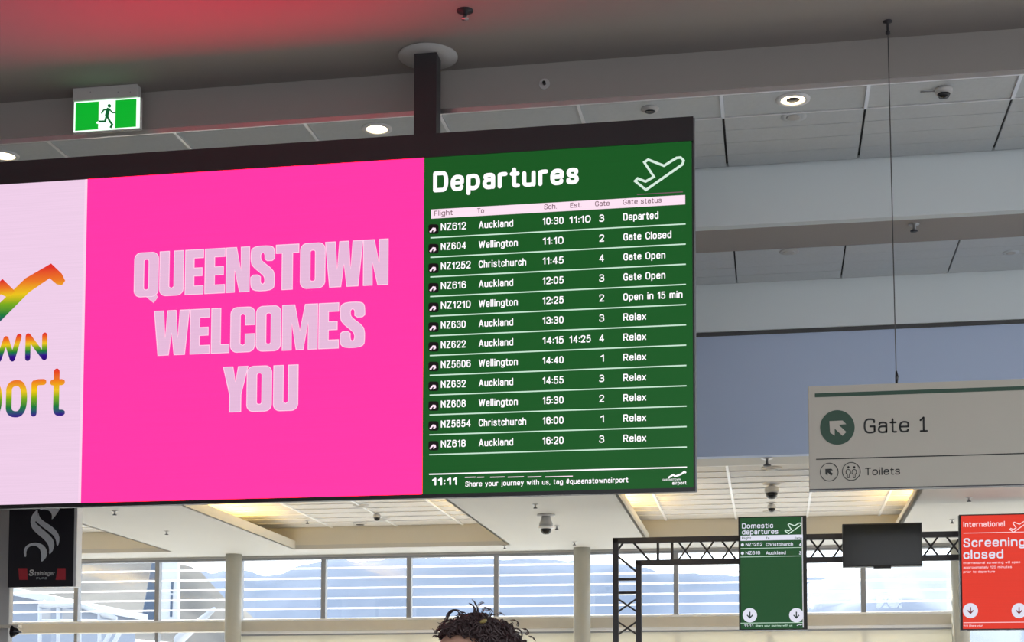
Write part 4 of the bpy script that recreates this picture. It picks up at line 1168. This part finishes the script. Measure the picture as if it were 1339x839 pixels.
def human(grow=0.0, parts=('torso', 'arms', 'legs', 'neck', 'hands', 'feet')):
    c = Chain(); g = grow
    pel = c.add(W(0, 0, 0.94), (0.13+g, 0.115+g))
    ab = c.add(W(0.01, 0, 1.08), (0.125+g, 0.10+g), pel)
    ch = c.add(W(0.0, 0, 1.27), (0.145+g, 0.115+g), ab)
    up = c.add(W(-0.02, 0, 1.40), (0.11+g, 0.09+g), ch)
    if 'neck' in parts:
        n1 = c.add(W(-0.01, 0, 1.47), 0.058, up); c.add(W(0.01, 0, 1.56), 0.055, n1)
    for s_ in (-1, 1):
        sh_ = c.add(W(-0.02, s_*0.165, 1.40), 0.058+g, up)
        if 'arms' in parts:
            el = c.add(W(-0.04, s_*0.215, 1.12), 0.042+g, sh_)
            if grow: continue
            mid = c.add(W(0.02, s_*0.225, 1.0), 0.036, el)
            wr_ = c.add(W(0.07, s_*0.22, 0.88), 0.026, mid)
            pm = c.add(W(0.085, s_*0.22, 0.82), (0.034, 0.018), wr_)
    if 'legs' in parts:
        for s_ in (-1, 1):
            hp_ = c.add(W(0, s_*0.095, 0.86), 0.088+g, pel)
            kn = c.add(W(0.02, s_*0.10, 0.48), 0.056+g, hp_)
            cf = c.add(W(-0.01, s_*0.10, 0.34), 0.054+g, kn)
            an = c.add(W(0, s_*0.10, 0.09), 0.036+g, cf)
            if not grow:
                c.add(W(0.11, s_*0.11, 0.035), 0.032, an)
    return c


c = human()
parts = [skin_mesh(c.v, c.e, c.r, 0)]
for s_ in (-1, 1):   # fingers, each its own chain rooted in the palm
    for k in range(4):
        L_ = (0.085, 0.095, 0.09, 0.072)[k]; fo = 0.117-0.022*k
        f_ = Chain(); p0_ = f_.add(W(fo-0.02, s_*0.22, 0.80), 0.009)
        p1_ = f_.add(W(fo, s_*0.22, 0.80-L_*0.45), 0.0088, p0_); p2_ = f_.add(W(fo-0.004, s_*0.212, 0.80-L_*0.78), 0.008, p1_); f_.add(W(fo-0.01, s_*0.20, 0.80-L_), 0.007, p2_)
        parts.append(skin_mesh(f_.v, f_.e, f_.r, 0, 1))
    f_ = Chain(); p0_ = f_.add(W(0.10, s_*0.215, 0.84), 0.011); p1_ = f_.add(W(0.135, s_*0.205, 0.80), 0.010, p0_); f_.add(W(0.145, s_*0.20, 0.765), 0.008, p1_)
    parts.append(skin_mesh(f_.v, f_.e, f_.r, 0, 1))
# head: a skull shape with brow, nose, mouth, chin and ears; crown at HT-0.02
HC = W(0.02, 0, HT-0.143)
hv, hf = [], []
nu, nv = 40, 32
for j in range(nv+1):
    ph = math.pi*j/nv
    for i in range(nu):
        th = 2*math.pi*i/nu
        x, y, z = math.sin(ph)*math.cos(th), math.sin(ph)*math.sin(th), math.cos(ph)     # x = forward
        rx, ry, rz = 0.098, 0.078, 0.125
        if z < 0: ry *= 1+0.28*z*(1 if x > -0.3 else 0.6); rx *= 1+0.10*z
        X_, Y_, Z_ = x*rx, y*ry, z*rz
        if x < 0 and z < -0.2: X_ *= 1+0.55*(z+0.2)
        fr = max(0, x)**3
        X_ += fr*(0.026*math.exp(-((y/0.13)**2)-((z+0.22)/0.16)**2) + 0.006*math.exp(-((z-0.12)/0.1)**2) - 0.012*math.exp(-(((abs(y)-0.36)/0.16)**2)-((z-0.0)/0.10)**2)
                  + 0.008*math.exp(-((y/0.25)**2)-((z+0.50)/0.09)**2) + 0.014*math.exp(-((y/0.3)**2)-((z+0.85)/0.16)**2))
        ear = math.exp(-((x+0.05)/0.14)**2-((z+0.08)/0.22)**2)*(1 if abs(y) > 0.7 else 0)
        Y_ += math.copysign(ear*0.018, y)
        hv.append(HC+face_dir*X_+side*Y_+Vector((0, 0, Z_)))
for j in range(nv):
    for i in range(nu):
        hf.append((j*nu+i, j*nu+(i+1) % nu, (j+1)*nu+(i+1) % nu, (j+1)*nu+i))
parts.append((hv, hf))
V_, F_ = merge(parts)
tmp = bpy.data.meshes.new('b'); tmp.from_pydata(V_, [], F_); tmp.update()
bm = bmesh.new(); bm.from_mesh(tmp); bmesh.ops.remove_doubles(bm, verts=bm.verts[:], dist=0.0002); bmesh.ops.recalc_face_normals(bm, faces=bm.faces[:]); bm.to_mesh(tmp); bm.free()
ob = bpy.data.objects.new('b', tmp); C.objects.link(ob)
rm = ob.modifiers.new('r', 'REMESH'); rm.mode = 'VOXEL'; rm.voxel_size = 0.0055; rm.use_smooth_shade = True
r = bpy.data.meshes.new_from_object(ob.evaluated_get(bpy.context.evaluated_depsgraph_get())); bpy.data.objects.remove(ob)
body = mesh_obj('body', [v.co.copy() for v in r.vertices], [tuple(p.vertices) for p in r.polygons], M_skin, pers, smooth=True)
for s_ in (-1, 1):
    ec = HC+face_dir*0.078+side*(s_*0.031)+Vector((0, 0, 0.0))
    ev, ef = [], []
    for j in range(9):
        for i in range(12):
            a1 = math.pi*j/8; a2 = 2*math.pi*i/12; ev.append(ec+Vector((math.sin(a1)*math.cos(a2), math.sin(a1)*math.sin(a2), math.cos(a1)))*0.012)
    for j in range(8):
        for i in range(12): ef.append((j*12+i, j*12+(i+1) % 12, (j+1)*12+(i+1) % 12, (j+1)*12+i))
    mesh_obj('eye', ev, ef, mat('eye_white', (0.75, 0.73, 0.7), 0.2), pers, smooth=True)
    ic_ = ec+face_dir*0.0085; v, f = tube_vf([ic_, ic_+face_dir*0.004], 0.0055, 12); mesh_obj('iris', v, f, M_dark, pers)
c = human(0.014, ('torso', 'arms')); v, f = skin_mesh(c.v, c.e, c.r, 0); mesh_obj('t_shirt', v, f, M_shirt, pers, smooth=True)
c = Chain(); pel = c.add(W(0, 0, 0.96), (0.148, 0.13))
for s_ in (-1, 1):
    hp_ = c.add(W(0, s_*0.095, 0.86), 0.10, pel); kn = c.add(W(0.02, s_*0.10, 0.48), 0.07, hp_); c.add(W(0, s_*0.10, 0.10), 0.058, kn)
v, f = skin_mesh(c.v, c.e, c.r, 0); mesh_obj('trousers', v, f, M_jean, pers, smooth=True)
for s_ in (-1, 1):
    c = Chain(); a0 = c.add(W(-0.03, s_*0.10, 0.05), (0.045, 0.045)); a1 = c.add(W(0.06, s_*0.11, 0.045), (0.045, 0.04), a0); c.add(W(0.15, s_*0.115, 0.04), (0.04, 0.032), a1)
    v, f = skin_mesh(c.v, c.e, c.r, 0); mesh_obj('shoe', v, f, M_dark, pers, smooth=True)
# hair: a lumpy cap over the skull, curls on top of it and loose strands
rnd = random.Random(3)
hv, hf = [], []
nu, nv = 64, 40


def hair_pt(ph, th, k=1.0):
    x, y, z = math.sin(ph)*math.cos(th), math.sin(ph)*math.sin(th), math.cos(ph)
    n_ = -0.006+noise.noise(Vector((x, y, z))*3.2)*0.012+noise.noise(Vector((x, y, z))*8)*0.007
    back = max(0, -x)
    rx, ry, rz = 0.112+0.016*back+n_, 0.098+n_, 0.142+n_
    return HC+face_dir*(x*rx*k-0.012)+side*(y*ry*k)+Vector((0, 0, z*rz*k))


def ph_max(th):
    cth = math.cos(th)              # hairline: high over the face, low at the nape
    return 0.76 if cth > 0.35 else (0.76+(0.35-cth)*1.25)


for j in range(nv+1):
    for i in range(nu):
        th = 2*math.pi*i/nu; pm_ = ph_max(th); hv.append(hair_pt(pm_*j/nv, th))
inner = len(hv)
for i in range(nu):
    th = 2*math.pi*i/nu; hv.append(hair_pt(ph_max(th)+0.02, th, 0.80))
for j in range(nv+1):
    for i in range(nu):
        b0 = j*nu if j < nv else nv*nu
        nx_ = (j+1)*nu if j < nv else inner
        hf.append((b0+i, b0+(i+1) % nu, nx_+(i+1) % nu, nx_+i))
hair = mesh_obj('hair', hv, hf, M_hair, pers, smooth=True)
cur = []
for k in range(1300):
    th = rnd.uniform(0, 2*math.pi); ph = ph_max(th)*math.sqrt(rnd.random())*0.99
    p = hair_pt(ph, th, 0.97); nrm = (p-(HC-Vector((0, 0, 0.02)))).normalized()
    t1 = nrm.orthogonal().normalized(); t1 = (t1*math.cos(k)+nrm.cross(t1)*math.sin(k)).normalized(); t2 = nrm.cross(t1)
    R0 = rnd.uniform(0.003, 0.008); turns = rnd.uniform(0.7, 1.5); ln = rnd.uniform(0.012, 0.034)
    pts = []
    for q_ in range(11):
        u = q_/10; a = u*turns*2*math.pi
        pts.append(p+t1*(u*ln)+t2*(math.cos(a)-1)*R0+nrm*(math.sin(a)*R0+0.003))
    cur.append(tube_vf(pts, [0.0016]*9+[0.0012, 0.0006], 5))
v, f = merge(cur); mesh_obj('curls', v, f, M_hair, hair, smooth=True, kind='stuff')
cur = []
STR = [([(604, 806), (596, 796), (588, 799), (583, 808), (579, 818), (573, 824)], .9), ([(606, 803), (600, 797), (592, 797), (586, 803), (584, 812)], .8), ([(618, 806), (621, 798), (619, 791), (614, 789)], 1.0), ([(622, 804), (624, 795), (621, 787), (618, 784)], .8),
       ([(626, 803), (624, 793), (628, 788), (632, 787)], .6), ([(630, 803), (631, 797), (635, 793), (640, 797)], .7), ([(640, 804), (644, 798), (641, 795), (635, 798)], .6), ([(590, 810), (580, 812), (574, 820), (568, 828)], .8), ([(586, 818), (576, 820), (570, 826), (566, 822)], .6),
       ([(684, 822), (689, 822), (691, 827), (687, 829)], .7), ([(692, 832), (697, 832), (699, 837)], .7), ([(668, 811), (674, 810), (678, 814), (676, 818)], .7), ([(650, 803), (655, 800), (659, 804)], .6), ([(612, 805), (608, 800), (601, 800), (598, 806)], .6), ([(588, 816), (579, 817), (573, 814)], .5)]
for k, (q_, w_) in enumerate(STR):
    q2 = smoothpoly(q_, 2, closed=False)
    for d_ in (-0.02, 0.01, 0.03):
        pts = [aY(x+rnd.uniform(-.3, .3)+d_*40, y+d_*30, YPn+d_+0.01*math.sin(i)) for i, (x, y) in enumerate(q2)]
        cur.append(tube_vf(pts, [0.0011*w_]*(len(pts)-1)+[0.0004], 5))
v, f = merge(cur); mesh_obj('loose_strands', v, f, M_hair, hair, smooth=True, kind='stuff')
p = aY(632, 812, YPn-0.095)  # small olive blob set on the hair
v, f = tube_vf([p+Vector((-0.007, 0, -0.002)), p+Vector((-0.003, 0, -0.0005)), p+Vector((0.003, 0, 0.001)), p+Vector((0.007, 0, 0.003))], [0.002, 0.0042, 0.0042, 0.002], 10)
mesh_obj('olive_spot', v, f, mat('olive_spot_colour', (0.22, 0.17, 0.05), 0.4), hair, smooth=True, label='olive blob on the hair')
